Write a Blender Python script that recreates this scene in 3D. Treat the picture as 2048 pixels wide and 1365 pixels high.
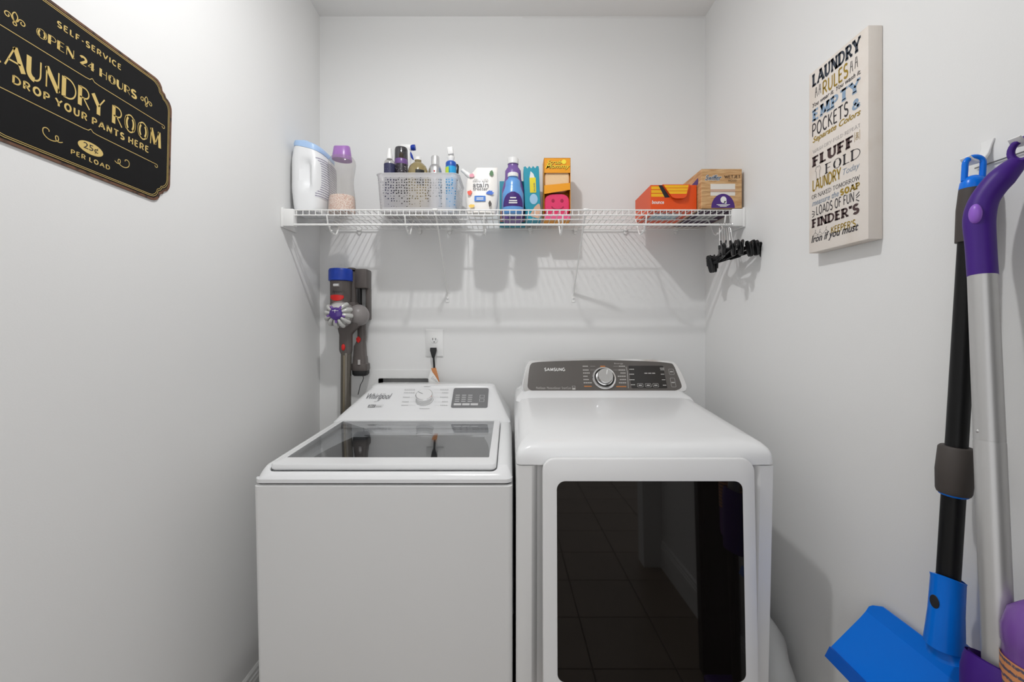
import bpy, bmesh, math, random
from mathutils import Vector, Matrix
R = math.radians
random.seed(7)
scene = bpy.context.scene
COL = scene.collection
for o in list(bpy.data.objects):
    bpy.data.objects.remove(o)

# ------------------------------------------------------------------ camera, world, lamp, exposure
F, CX, CY, H = 840.0, 1020.0, 655.0, 1.32      # focal length and principal point for a 2048x1365 frame, eye height
cam = bpy.data.cameras.new('camera')
cam.sensor_width = 36
cam.lens = 36 * F / 2048
cam.shift_x = (1024 - CX) / 2048
cam.shift_y = -(682.5 - CY) / 2048
cam.clip_start = 0.02
camo = bpy.data.objects.new('camera', cam)
camo.location = (0, 0, H)
camo.rotation_euler = (R(90), 0, 0)
COL.objects.link(camo)
scene.camera = camo

world = bpy.data.worlds.new('hallway_daylight')
scene.world = world
world.use_nodes = True
world.node_tree.nodes['Background'].inputs[0].default_value = (0.985, 0.99, 1.0, 1)
world.node_tree.nodes['Background'].inputs[1].default_value = 1.12

LAMP_AT = (-0.205, 0.86, 2.655)                        # one flush ceiling fixture: its bright disc below, its glowing dome around
lamp = bpy.data.lights.new('ceiling_lamp_disc', 'AREA')
lamp.shape = 'DISK'
lamp.size = 0.07
lamp.energy = 8.5
lamp.color = (1.0, 1.0, 1.0)
dome = bpy.data.lights.new('ceiling_lamp_dome', 'POINT')
dome.shadow_soft_size = 0.032
dome.energy = 6.3
dome.color = (1.0, 1.0, 1.0)
for dat in (lamp, dome):
    lo_ = bpy.data.objects.new(dat.name, dat)
    lo_.location = LAMP_AT
    COL.objects.link(lo_)

scene.view_settings.view_transform = 'Standard'
scene.view_settings.look = 'None'
scene.view_settings.gamma = 1
scene.view_settings.use_curve_mapping = False
scene.view_settings.exposure = 0.0

# ------------------------------------------------------------------ measuring helpers
def W(px, py, Y):
    return Vector(((px - CX) * Y / F, Y, H - (py - CY) * Y / F))
def WX(px, py, X):
    return W(px, py, X * F / (px - CX))
def onplane(px, py, p0, n):
    d = Vector(((px - CX) / F, 1.0, -(py - CY) / F))
    c = Vector((0, 0, H))
    t = (Vector(p0) - c).dot(n) / d.dot(n)
    return c + d * t

# ------------------------------------------------------------------ materials
MATS = {}
def mat(name, col, rough=0.5, metal=0.0, coat=0.0, noise=None, bump=None, trans=0.0, ior=1.45, alpha=1.0, spec=0.5):
    if name in MATS:
        return MATS[name]
    m = bpy.data.materials.new(name)
    m.use_nodes = True
    nt = m.node_tree
    b = nt.nodes['Principled BSDF']
    b.inputs['Base Color'].default_value = (*col, 1)
    b.inputs['Roughness'].default_value = rough
    b.inputs['Metallic'].default_value = metal
    b.inputs['Coat Weight'].default_value = coat
    b.inputs['Transmission Weight'].default_value = trans
    b.inputs['IOR'].default_value = ior
    b.inputs['Alpha'].default_value = alpha
    b.inputs['Specular IOR Level'].default_value = spec
    tc = nt.nodes.new('ShaderNodeTexCoord')
    if noise:
        sc, c2, lo, hi = noise
        n = nt.nodes.new('ShaderNodeTexNoise'); n.inputs['Scale'].default_value = sc; n.inputs['Detail'].default_value = 6
        r = nt.nodes.new('ShaderNodeValToRGB')
        r.color_ramp.elements[0].position = lo; r.color_ramp.elements[1].position = hi
        r.color_ramp.elements[0].color = (*col, 1); r.color_ramp.elements[1].color = (*c2, 1)
        nt.links.new(tc.outputs['Object'], n.inputs['Vector'])
        nt.links.new(n.outputs['Fac'], r.inputs['Fac'])
        nt.links.new(r.outputs['Color'], b.inputs['Base Color'])
    if bump:
        sc, st = bump
        n = nt.nodes.new('ShaderNodeTexNoise'); n.inputs['Scale'].default_value = sc; n.inputs['Detail'].default_value = 3
        bp = nt.nodes.new('ShaderNodeBump'); bp.inputs['Strength'].default_value = st; bp.inputs['Distance'].default_value = 0.002
        nt.links.new(tc.outputs['Object'], n.inputs['Vector'])
        nt.links.new(n.outputs['Fac'], bp.inputs['Height'])
        nt.links.new(bp.outputs['Normal'], b.inputs['Normal'])
    MATS[name] = m
    return m

def clear_mat(name, tint, gloss=0.05, ior=1.45, body=0.0, bodycol=(1, 1, 1), translucent=0.0, holes=False):
    """thin clear or milky plastic / glass: see-through tint + milky body + fresnel gloss"""
    if name in MATS:
        return MATS[name]
    m = bpy.data.materials.new(name); m.use_nodes = True
    nt = m.node_tree
    for n in list(nt.nodes):
        nt.nodes.remove(n)
    out = nt.nodes.new('ShaderNodeOutputMaterial')
    tr = nt.nodes.new('ShaderNodeBsdfTransparent'); tr.inputs[0].default_value = (*tint, 1)
    cur = tr.outputs[0]
    if body > 0:
        df = nt.nodes.new('ShaderNodeBsdfDiffuse'); df.inputs[0].default_value = (*bodycol, 1)
        tl = nt.nodes.new('ShaderNodeBsdfTranslucent'); tl.inputs[0].default_value = (*bodycol, 1)
        mx = nt.nodes.new('ShaderNodeMixShader'); mx.inputs[0].default_value = translucent
        nt.links.new(df.outputs[0], mx.inputs[1]); nt.links.new(tl.outputs[0], mx.inputs[2])
        m2 = nt.nodes.new('ShaderNodeMixShader'); m2.inputs[0].default_value = body
        nt.links.new(cur, m2.inputs[1]); nt.links.new(mx.outputs[0], m2.inputs[2])
        cur = m2.outputs[0]
    gl = nt.nodes.new('ShaderNodeBsdfGlossy'); gl.inputs['Roughness'].default_value = gloss
    lw = nt.nodes.new('ShaderNodeLayerWeight'); lw.inputs[0].default_value = 0.5     # Schlick reflectance of a thin sheet
    pw = nt.nodes.new('ShaderNodeMath'); pw.operation = 'POWER'; pw.inputs[1].default_value = 4.0
    f0 = ((ior - 1) / (ior + 1)) ** 2 * 1.8
    fr = nt.nodes.new('ShaderNodeMath'); fr.operation = 'MULTIPLY_ADD'; fr.inputs[1].default_value = 1 - f0; fr.inputs[2].default_value = f0
    nt.links.new(lw.outputs['Facing'], pw.inputs[0]); nt.links.new(pw.outputs[0], fr.inputs[0])
    m3 = nt.nodes.new('ShaderNodeMixShader')
    nt.links.new(fr.outputs[0], m3.inputs[0]); nt.links.new(cur, m3.inputs[1]); nt.links.new(gl.outputs[0], m3.inputs[2])
    cur = m3.outputs[0]
    if holes:
        tc = nt.nodes.new('ShaderNodeTexCoord')
        mp = nt.nodes.new('ShaderNodeMapping'); mp.inputs['Scale'].default_value = (95, 95, 95)
        v = nt.nodes.new('ShaderNodeTexVoronoi'); v.inputs['Randomness'].default_value = 0.35; v.inputs['Scale'].default_value = 1.0
        c = nt.nodes.new('ShaderNodeMath'); c.operation = 'LESS_THAN'; c.inputs[1].default_value = 0.27
        t2 = nt.nodes.new('ShaderNodeBsdfTransparent')
        m4 = nt.nodes.new('ShaderNodeMixShader')
        nt.links.new(tc.outputs['Object'], mp.inputs[0]); nt.links.new(mp.outputs[0], v.inputs['Vector'])
        nt.links.new(v.outputs['Distance'], c.inputs[0]); nt.links.new(c.outputs[0], m4.inputs[0])
        nt.links.new(cur, m4.inputs[1]); nt.links.new(t2.outputs[0], m4.inputs[2])
        cur = m4.outputs[0]
    nt.links.new(cur, out.inputs[0])
    MATS[name] = m
    return m

def stripe_mat(name, c1, c2, scale, axis='Z', dist=1.0, detail=30):
    if name in MATS:
        return MATS[name]
    m = mat(name, c1, 0.5)
    nt = m.node_tree; b = nt.nodes['Principled BSDF']
    tc = nt.nodes.new('ShaderNodeTexCoord')
    w = nt.nodes.new('ShaderNodeTexWave'); w.wave_type = 'BANDS'; w.bands_direction = axis
    w.inputs['Scale'].default_value = scale; w.inputs['Distortion'].default_value = dist; w.inputs['Detail Scale'].default_value = detail
    n = nt.nodes.new('ShaderNodeTexNoise'); n.inputs['Scale'].default_value = 260
    ml = nt.nodes.new('ShaderNodeMath'); ml.operation = 'MULTIPLY'
    r = nt.nodes.new('ShaderNodeValToRGB')
    r.color_ramp.elements[0].position = 0.25; r.color_ramp.elements[1].position = 0.42
    r.color_ramp.elements[0].color = (*c1, 1); r.color_ramp.elements[1].color = (*c2, 1)
    nt.links.new(tc.outputs['Object'], w.inputs['Vector']); nt.links.new(tc.outputs['Object'], n.inputs['Vector'])
    nt.links.new(w.outputs['Fac'], ml.inputs[0]); nt.links.new(n.outputs['Fac'], ml.inputs[1])
    nt.links.new(ml.outputs[0], r.inputs['Fac']); nt.links.new(r.outputs['Color'], b.inputs['Base Color'])
    return m

def wood_mat(name, c1, c2):
    m = mat(name, c1, 0.55)
    nt = m.node_tree; b = nt.nodes['Principled BSDF']
    tc = nt.nodes.new('ShaderNodeTexCoord')
    mp = nt.nodes.new('ShaderNodeMapping'); mp.inputs['Scale'].default_value = (6, 6, 60)
    n = nt.nodes.new('ShaderNodeTexNoise'); n.inputs['Scale'].default_value = 2.2; n.inputs['Detail'].default_value = 5; n.inputs['Distortion'].default_value = 1.2
    r = nt.nodes.new('ShaderNodeValToRGB')
    r.color_ramp.elements[0].position = 0.38; r.color_ramp.elements[1].position = 0.62
    r.color_ramp.elements[0].color = (*c1, 1); r.color_ramp.elements[1].color = (*c2, 1)
    nt.links.new(tc.outputs['Object'], mp.inputs[0]); nt.links.new(mp.outputs[0], n.inputs['Vector'])
    nt.links.new(n.outputs['Fac'], r.inputs['Fac']); nt.links.new(r.outputs['Color'], b.inputs['Base Color'])
    return m

WALL = mat('wall_paint', (0.825, 0.825, 0.818), 0.75, bump=(260, 0.06), spec=0.25)
CEIL = mat('ceiling_paint', (0.88, 0.88, 0.87), 0.9, spec=0.1)
STRIP = mat('ceiling_cut_in_paint', (0.79, 0.79, 0.78), 0.9, spec=0.1)
TRIM = mat('trim_white', (0.85, 0.85, 0.84), 0.4)
TILE = mat('floor_tile_brown', (0.20, 0.155, 0.115), 0.35, noise=(3.0, (0.27, 0.21, 0.16), 0.35, 0.7))
GROUT = mat('grout', (0.07, 0.06, 0.05), 0.9)
DARKDOOR = mat('dark_door_paint', (0.012, 0.012, 0.016), 0.5)
ENAMEL = mat('white_enamel', (0.82, 0.825, 0.83), 0.22, coat=0.3)
ENAMEL2 = mat('white_cabinet_steel', (0.80, 0.80, 0.795), 0.32)
PLASTICW = mat('white_plastic', (0.84, 0.84, 0.83), 0.35)
WIRE = mat('white_vinyl_wire', (0.86, 0.86, 0.845), 0.35)
BLACK = mat('black_plastic', (0.012, 0.012, 0.013), 0.25)
BLACKR = mat('black_rubber', (0.015, 0.015, 0.016), 0.55)
SEAM = mat('dark_gap', (0.03, 0.03, 0.03), 0.8)
CHROME = mat('chrome', (0.82, 0.82, 0.82), 0.12, metal=1.0)
STEEL = mat('brushed_steel', (0.62, 0.62, 0.63), 0.3, metal=1.0)
PRINTG = mat('grey_print', (0.18, 0.18, 0.19), 0.6)
PRINTL = mat('pale_print', (0.50, 0.50, 0.50), 0.6)
PRINTW = mat('white_print', (0.85, 0.85, 0.83), 0.6)
PRINTK = mat('black_print', (0.02, 0.02, 0.025), 0.6)
GOLD = mat('gold_print', (0.66, 0.49, 0.17), 0.45, noise=(30, (0.56, 0.38, 0.10), 0.5, 0.8))

# ------------------------------------------------------------------ object helpers
ORG = {}
def tag(o, label, cat, group=None):
    o['label'] = label; o['category'] = cat
    if group:
        o['group'] = group
    return o
def thing(name, label, cat, loc=(0, 0, 0), group=None):
    o = bpy.data.objects.new(name, None)
    o.empty_display_size = 0.02
    o.location = loc
    COL.objects.link(o)
    ORG[o.name] = Vector(loc)
    return tag(o, label, cat, group)
def setting(o):
    o['kind'] = 'structure'
    return o

class B:
    def __init__(s):
        s.v = []; s.f = []
    def add(s, vs, fs):
        k = len(s.v)
        s.v += [Vector(p) for p in vs]
        s.f += [tuple(i + k for i in f) for f in fs]
        return s
    def box(s, x0, x1, y0, y1, z0, z1, bev=0.0, seg=2, M=None):
        bm = bmesh.new()
        bmesh.ops.create_cube(bm, size=1)
        for v in bm.verts:
            v.co = Vector(((x0 + x1) / 2 + v.co.x * (x1 - x0), (y0 + y1) / 2 + v.co.y * (y1 - y0), (z0 + z1) / 2 + v.co.z * (z1 - z0)))
        if bev > 0:
            bmesh.ops.bevel(bm, geom=bm.edges[:], offset=bev, segments=seg, affect='EDGES', profile=0.5)
        bm.verts.index_update()
        vs = [v.co.copy() for v in bm.verts]
        if M is not None:
            vs = [M @ v for v in vs]
        fs = [[v.index for v in f.verts] for f in bm.faces]
        bm.free()
        return s.add(vs, fs)
    def loft(s, rings, cap0=True, cap1=True, closed=True):
        n = len(rings[0]); vs = [p for r in rings for p in r]; fs = []
        for i in range(len(rings) - 1):
            for j in range(n if closed else n - 1):
                a = i * n + j; b = i * n + (j + 1) % n
                fs.append((a, b, b + n, a + n))
        if cap0: fs.append(tuple(reversed(range(n))))
        if cap1: fs.append(tuple(range((len(rings) - 1) * n, len(rings) * n)))
        return s.add(vs, fs)
    def tube(s, pts, r, n=10, caps=True, closed=False, flat=None):
        pts = [Vector(p) for p in pts]; m = len(pts)
        rr = r if isinstance(r, (list, tuple)) else [r] * m
        rings = []; up = None
        for i, p in enumerate(pts):
            if closed:
                t = (pts[(i + 1) % m] - pts[i - 1]).normalized()
            else:
                t = (pts[min(i + 1, m - 1)] - pts[max(i - 1, 0)]).normalized()
            if up is None:
                up = Vector((0, 0, 1)) if abs(t.z) < 0.9 else Vector((1, 0, 0))
            a = t.cross(up)
            if a.length < 1e-5:
                a = t.cross(Vector((0, 1, 0)))
            a.normalize(); b = a.cross(t).normalized(); up = b
            fx, fy = flat if flat else (1, 1)
            rings.append([p + a * (rr[i] * fx * math.cos(2 * math.pi * k / n)) + b * (rr[i] * fy * math.sin(2 * math.pi * k / n)) for k in range(n)])
        if closed:
            rings.append(rings[0]); caps = False
        return s.loft(rings, caps, caps)
    def lathe(s, prof, c, n=28, axis=(0, 0, 1), sx=1.0, sy=1.0, cap0=True, cap1=True):
        ax = Vector(axis).normalized()
        if abs(ax.z) > 0.99:
            a = Vector((1, 0, 0)); b = Vector((0, 1, 0))
        else:
            a = ax.cross(Vector((0, 0, 1))).normalized(); b = ax.cross(a).normalized()
        c = Vector(c); rings = []
        for r, h in prof:
            r = max(r, 1e-4)
            rings.append([c + ax * h + a * (r * sx * math.cos(2 * math.pi * k / n)) + b * (r * sy * math.sin(2 * math.pi * k / n)) for k in range(n)])
        return s.loft(rings, cap0, cap1)
    def prism(s, outline, frame, d0, d1):
        o, u, v, n = frame
        return s.loft([[o + u * a + v * b + n * d0 for a, b in outline], [o + u * a + v * b + n * d1 for a, b in outline]])
    def ball(s, c, rx, ry=None, rz=None, n=16, m=10):
        ry = ry or rx; rz = rz or rx; c = Vector(c)
        rings = []
        for i in range(m + 1):
            t = math.pi * i / m; rad = max(math.sin(t), 1e-3)
            rings.append([c + Vector((rx * rad * math.cos(2 * math.pi * k / n), ry * rad * math.sin(2 * math.pi * k / n), -rz * math.cos(t))) for k in range(n)])
        return s.loft(rings)
    def build(s, name, material, parent=None, smooth=True, ang=38, bev=0.0, seg=2, weld=False, origin=None):
        org = ORG[parent.name] if parent is not None else (Vector(origin) if origin is not None else Vector((0, 0, 0)))
        me = bpy.data.meshes.new(name)
        bm = bmesh.new()
        vs = [bm.verts.new(p - org) for p in s.v]
        for f in s.f:
            try:
                bm.faces.new([vs[i] for i in f])
            except ValueError:
                pass
        if weld:
            bmesh.ops.remove_doubles(bm, verts=bm.verts[:], dist=1e-5)
        bmesh.ops.recalc_face_normals(bm, faces=bm.faces[:])
        if bev > 0:
            bm.normal_update()
            es = [e for e in bm.edges if len(e.link_faces) == 2 and e.calc_face_angle(0) > R(50)]
            bmesh.ops.bevel(bm, geom=es, offset=bev, segments=seg, affect='EDGES', profile=0.5)
        for f in bm.faces:
            f.smooth = smooth
        bm.to_mesh(me); bm.free()
        if smooth:
            me.set_sharp_from_angle(angle=R(ang))
        me.materials.append(material)
        o = bpy.data.objects.new(name, me)
        COL.objects.link(o)
        if parent is not None:
            o.parent = parent
        else:
            o.location = org
        ORG[o.name] = org
        return o

def copy_tree(o, parent=None):
    c = o.copy(); COL.objects.link(c); c.parent = parent
    ORG[c.name] = ORG[o.name]
    for ch in list(o.children):
        copy_tree(ch, c)
    return c

def rrect(x0, x1, y0, y1, r, n=6):
    r = min(r, (x1 - x0) / 2 - 1e-4, (y1 - y0) / 2 - 1e-4)
    pts = []
    for cx, cy, a0 in ((x1 - r, y1 - r, 0), (x0 + r, y1 - r, 90), (x0 + r, y0 + r, 180), (x1 - r, y0 + r, 270)):
        for k in range(n + 1):
            a = R(a0 + 90 * k / n)
            pts.append((cx + r * math.cos(a), cy + r * math.sin(a)))
    return pts
def ring(x0, x1, y0, y1, z, r, n=6, fz=None):
    return [Vector((x, y, z + (fz(x, y) if fz else 0))) for x, y in rrect(x0, x1, y0, y1, r, n)]
def arc(cx, cy, rx, ry, a0, a1, n=10):
    return [(cx + rx * math.cos(R(a0 + (a1 - a0) * k / n)), cy + ry * math.sin(R(a0 + (a1 - a0) * k / n))) for k in range(n + 1)]

# ------------------------------------------------------------------ lettering: stroke alphabet and outline text
def G():
    T, t = 1, 0
    O = arc(.42, .5, .36, .5, 90, 450, 26)
    return {
     'A': (.84, [(T, [(.42, 1), (.84, 0)]), (t, [(.42, 1), (0, 0)]), (t, [(.14, .32), (.70, .32)])]),
     'B': (.66, [(T, [(.06, 0), (.06, 1)]), (t, [(.06, 1), (.3, 1)] + arc(.34, .76, .26, .24, 90, -90) + [(.06, .52)]), (t, [(.06, .52), (.34, .52)] + arc(.36, .26, .30, .26, 90, -90) + [(.06, 0)])]),
     'C': (.72, [(T, arc(.42, .5, .38, .5, 50, 310, 20))]),
     'D': (.76, [(T, [(.06, 0), (.06, 1)]), (t, [(.06, 1)] + arc(.26, .5, .48, .5, 90, -90, 16) + [(.06, 0)])]),
     'E': (.56, [(T, [(.06, 0), (.06, 1)]), (t, [(.06, 1), (.54, 1)]), (t, [(.06, .55), (.46, .55)]), (t, [(.06, 0), (.56, 0)])]),
     'F': (.54, [(T, [(.06, 0), (.06, 1)]), (t, [(.06, 1), (.54, 1)]), (t, [(.06, .52), (.44, .52)])]),
     'G': (.78, [(T, arc(.42, .5, .38, .5, 50, 320, 20)), (t, [(.78, .05), (.78, .45), (.5, .45)])]),
     'H': (.72, [(T, [(.06, 0), (.06, 1)]), (t, [(.68, 0), (.68, 1)]), (t, [(.06, .5), (.68, .5)])]),
     'I': (.14, [(T, [(.07, 0), (.07, 1)])]),
     'J': (.46, [(T, [(.40, 1), (.40, .26)] + arc(.20, .26, .20, .26, 0, -160, 8))]),
     'K': (.68, [(T, [(.06, 0), (.06, 1)]), (t, [(.62, 1), (.08, .42)]), (t, [(.22, .58), (.66, 0)])]),
     'L': (.52, [(T, [(.06, 0), (.06, 1)]), (t, [(.06, 0), (.52, 0)])]),
     'M': (.92, [(t, [(.06, 0), (.12, 1)]), (T, [(.12, 1), (.46, .08)]), (t, [(.46, .08), (.80, 1)]), (T, [(.80, 1), (.88, 0)])]),
     'N': (.76, [(t, [(.06, 0), (.06, 1)]), (T, [(.06, 1), (.70, 0)]), (t, [(.70, 0), (.70, 1)])]),
     'O': (.84, [(T, arc(.42, .5, .31, .46, 132, 228, 12)), (T, arc(.42, .5, .31, .46, -48, 48, 12)), (t, O)]),
     'P': (.62, [(T, [(.06, 0), (.06, 1)]), (t, [(.06, 1), (.3, 1)] + arc(.32, .73, .28, .27, 90, -90) + [(.06, .46)])]),
     'R': (.68, [(T, [(.06, 0), (.06, 1)]), (t, [(.06, 1), (.3, 1)] + arc(.32, .73, .28, .27, 90, -90) + [(.06, .46)]), (t, [(.28, .46), (.66, 0)])]),
     'S': (.60, [(T, arc(.31, .745, .25, .255, 35, 270, 12) + arc(.30, .245, .27, .245, 90, -150, 12)[1:])]),
     'T': (.70, [(T, [(.35, 0), (.35, 1)]), (t, [(0, 1), (.70, 1)])]),
     'U': (.72, [(T, [(.07, 1), (.07, .36)] + arc(.36, .34, .29, .34, 180, 270, 6)), (t, arc(.36, .34, .29, .34, 270, 360, 6) + [(.65, 1)])]),
     'V': (.78, [(T, [(0, 1), (.39, 0)]), (t, [(.39, 0), (.78, 1)])]),
     'W': (1.1, [(T, [(0, 1), (.28, 0)]), (t, [(.28, 0), (.55, .9)]), (T, [(.55, .9), (.82, 0)]), (t, [(.82, 0), (1.1, 1)])]),
     'Y': (.76, [(T, [(0, 1), (.38, .45), (.38, 0)]), (t, [(.38, .45), (.76, 1)])]),
     '-': (.34, [(t, [(.04, .45), (.30, .45)])]),
     "'": (.14, [(T, [(.08, 1), (.05, .74)])]),
     '&': (.80, [(T, [(.80, 0), (.22, .66)] + arc(.37, .79, .18, .20, 200, -20, 10) + [(.14, .42)] + arc(.33, .24, .26, .24, 150, 330, 10) + [(.76, .46)])]),
     '2': (.60, [(T, arc(.29, .73, .27, .27, 160, -35, 12) + [(.04, .02)]), (t, [(.04, .02), (.58, .02)])]),
     '4': (.66, [(t, [(.44, 1), (.02, .30), (.64, .30)]), (T, [(.44, 0), (.44, 1)])]),
     '5': (.58, [(t, [(.52, 1), (.12, 1), (.08, .56)]), (T, [(.08, .56)] + arc(.28, .32, .28, .32, 110, -150, 12))]),
    }
GL = G()
def ribbon(poly, w):
    n = len(poly); P = [Vector((a, b)) for a, b in poly]; L = []; Rr = []
    closed = (P[0] - P[-1]).length < 1e-6
    for i in range(n):
        if closed:
            a = P[i - 1] if i > 0 else P[-2]; c = P[i + 1] if i < n - 1 else P[1]
        else:
            a = P[max(i - 1, 0)]; c = P[min(i + 1, n - 1)]
        d1 = (P[i] - a); d2 = (c - P[i])
        if d1.length < 1e-9: d1 = d2
        if d2.length < 1e-9: d2 = d1
        d1 = d1.normalized(); d2 = d2.normalized()
        d = (d1 + d2)
        d = d.normalized() if d.length > 1e-3 else d1
        nn = Vector((-d.y, d.x)); k = 1.0 / max(0.55, nn.dot(Vector((-d1.y, d1.x))))
        L.append(P[i] + nn * w / 2 * k); Rr.append(P[i] - nn * w / 2 * k)
    vs = []; fs = []
    for i in range(n):
        vs += [tuple(L[i]), tuple(Rr[i])]
        if i:
            fs.append((2 * i - 2, 2 * i - 1, 2 * i + 1, 2 * i))
    return vs, fs
def stroke_text(txt, thick=.2, thin=.08, serif=0.0, gap=.2):
    """flat lettering in its own plane; returns verts, faces fitted to a unit box"""
    vs = []; fs = []; x = 0
    for ch in txt:
        if ch == ' ':
            x += .42; continue
        w, strokes = GL[ch]
        if ch == 'O' and thin > .6 * thick:
            strokes = [(1, arc(.42, .5, .36, .5, 90, 450, 26))]
        for kind, poly in strokes:
            ww = thick if kind else thin
            a, b = ribbon([(p[0] + x, p[1] * (1 - ww * .0)) for p in poly], ww)
            k = len(vs); vs += a; fs += [tuple(i + k for i in f) for f in b]
            if serif:
                for e, nb in ((poly[0], poly[1]), (poly[-1], poly[-2])):
                    if (abs(e[1]) < .02 or abs(e[1] - 1) < .02) and abs(e[1] - nb[1]) > .5 * abs(e[0] - nb[0]) and abs(e[1] - nb[1]) > .2:
                        a, b = ribbon([(e[0] + x - serif - ww / 2, e[1]), (e[0] + x + serif + ww / 2, e[1])], max(thin, .13))
                        k = len(vs); vs += a; fs += [tuple(i + k for i in f) for f in b]
        x += w + gap
    return unit(vs, fs)
def unit(vs, fs):
    x0 = min(v[0] for v in vs); x1 = max(v[0] for v in vs); y0 = min(v[1] for v in vs); y1 = max(v[1] for v in vs)
    return [((v[0] - x0) / (x1 - x0), (v[1] - y0) / (y1 - y0)) for v in vs], fs
_fc = {}
def font_text(txt, shear=0.0, bold=0.0, space=1.0):
    key = (txt, shear, bold, space)
    if key in _fc:
        return _fc[key]
    cu = bpy.data.curves.new('text', 'FONT'); cu.body = txt; cu.shear = shear; cu.offset = bold; cu.space_character = space; cu.resolution_u = 3
    ob = bpy.data.objects.new('text', cu); COL.objects.link(ob)
    dg = bpy.context.evaluated_depsgraph_get(); dg.update()
    me = bpy.data.meshes.new_from_object(ob.evaluated_get(dg))
    vs = [(v.co.x, v.co.y) for v in me.vertices]; fs = [tuple(p.vertices) for p in me.polygons]
    bpy.data.objects.remove(ob); bpy.data.curves.remove(cu); bpy.data.meshes.remove(me)
    _fc[key] = unit(vs, fs)
    return _fc[key]
def put(b, tf, frame, a0, a1, b0, b1, eps=0.0004, slant=0.0):
    o, u, v, n = frame; vs, fs = tf
    b.add([o + u * (a0 + p[0] * (a1 - a0) + slant * p[1]) + v * (b0 + p[1] * (b1 - b0)) + n * eps for p in vs], fs)
    return b
def lay(b, polys, frame, w, eps=0.0004):
    o, u, v, n = frame
    for poly in polys:
        vs, fs = ribbon(poly, w)
        b.add([o + u * p[0] + v * p[1] + n * eps for p in vs], fs)
    return b
def fill(b, outline, frame, eps=0.0003):
    o, u, v, n = frame
    b.add([o + u * p[0] + v * p[1] + n * eps for p in outline], [tuple(range(len(outline)))])
    return b
def coords(frame, px, py):
    o, u, v, n = frame
    p = onplane(px, py, o, n) - o
    return p.dot(u), p.dot(v)
def fitbox(frame, LB, RB, LT):
    a0, b0 = coords(frame, *LB); a1, b1 = coords(frame, *RB); a2, b2 = coords(frame, *LT)
    bb = (b0 + b1) / 2
    return a0, a1, bb, bb + (b2 - b0)

# ================================================================== the room
XL, XR, YB, ZC, YR = -0.880, 0.903, 1.944, 2.76, -0.35
def slab(name, mtl, *a, parent=None):
    o = B().box(*a).build(name, mtl, parent, smooth=False)
    return o if parent is not None else setting(o)
wall_left = slab('wall_left', WALL, XL - .1, XL, YR, YB + .1, -.02, ZC + .05)
wall_right = slab('wall_right', WALL, XR, XR + .1, YR, YB + .1, -.02, ZC + .05)
# back wall with the opening for the washer outlet box
ox0, ox1, oz0, oz1 = W(757, 0, YB).x, W(857, 0, YB).x, 0.985, W(0, 757, YB).z
b = B()
b.box(XL, ox0, YB, YB + .1, -.02, ZC + .05); b.box(ox1, XR, YB, YB + .1, -.02, ZC + .05)
b.box(ox0, ox1, YB, YB + .1, -.02, oz0); b.box(ox0, ox1, YB, YB + .1, oz1, ZC + .05)
wall_back = setting(b.build('wall_back', WALL, smooth=False))
s0, s1 = W(1045, 30, YB), W(1408, 36, YB)
B().box(s0.x, XR, YB - .0008, YB + .001, s1.z, ZC).build('paint_strip', STRIP, wall_back, smooth=False)
b = B()
b.box(XL, -.72, YR - .1, YR, -.02, ZC + .05); b.box(.79, XR, YR - .1, YR, -.02, ZC + .05); b.box(-.72, .79, YR - .1, YR, 2.35, ZC + .05)
setting(b.build('wall_rear', WALL, smooth=False))
slab('ceiling', CEIL, XL, XR, YR, YB, ZC, ZC + .05)
floor = slab('floor', GROUT, -1.6, 1.6, -2.2, YB, -.03, -.003)
tile0 = B().box(0, .327, 0, .327, -.004, 0, .0012, 1)
tm = None
for i in range(10):
    for j in range(13):
        x = -1.66 + i * .332; y = -2.2 + j * .332
        if y > YB - .3 or (y > YR - .2 and (x < XL - .15 or x > XR - .15)):
            continue
        if tm is None:
            t = tile0.build('tile', TILE, floor, smooth=False); tm = t.data
        else:
            t = bpy.data.objects.new('tile', tm); COL.objects.link(t); t.parent = floor
        t.location = (x, y, 0)
# baseboards with a moulded cap
def baseboard(name, pts_fn, y0, y1):
    prof = [(0, 0), (.014, 0), (.014, .118), (.011, .124), (.011, .132), (.008, .136), (.008, .148), (.003, .155), (0, .155)]
    bb = B().loft([[pts_fn(d, z, y) for d, z in prof] for y in (y0, y1)])
    return setting(bb.build(name, TRIM, smooth=False))
baseboard('baseboard_left', lambda d, z, y: Vector((XL + d, y, z)), YR, YB)
baseboard('baseboard_right', lambda d, z, y: Vector((XR - d, y, z)), YR, YB)
baseboard('baseboard_back', lambda d, z, x: Vector((x, YB - d, z)), XL + .015, XR - .015)
# dark bifold door folded back at the right jamb, just out of the frame
dl = setting(B().box(.747, .897, .468, .503, .012, 2.03, .002).build('door_1', DARKDOOR, smooth=False))
for z0, z1 in ((.25, .95), (1.10, 1.85)):
    B().box(.767, .877, .501, .506, z0, z1, .002).build('panel', DARKDOOR, dl, smooth=False)
B().lathe([(.008, 0), (.008, .02), (.014, .026), (.012, .036)], (.780, .503, 1.0), 16, axis=(0, 1, 0)).build('handle', STEEL, dl)

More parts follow.
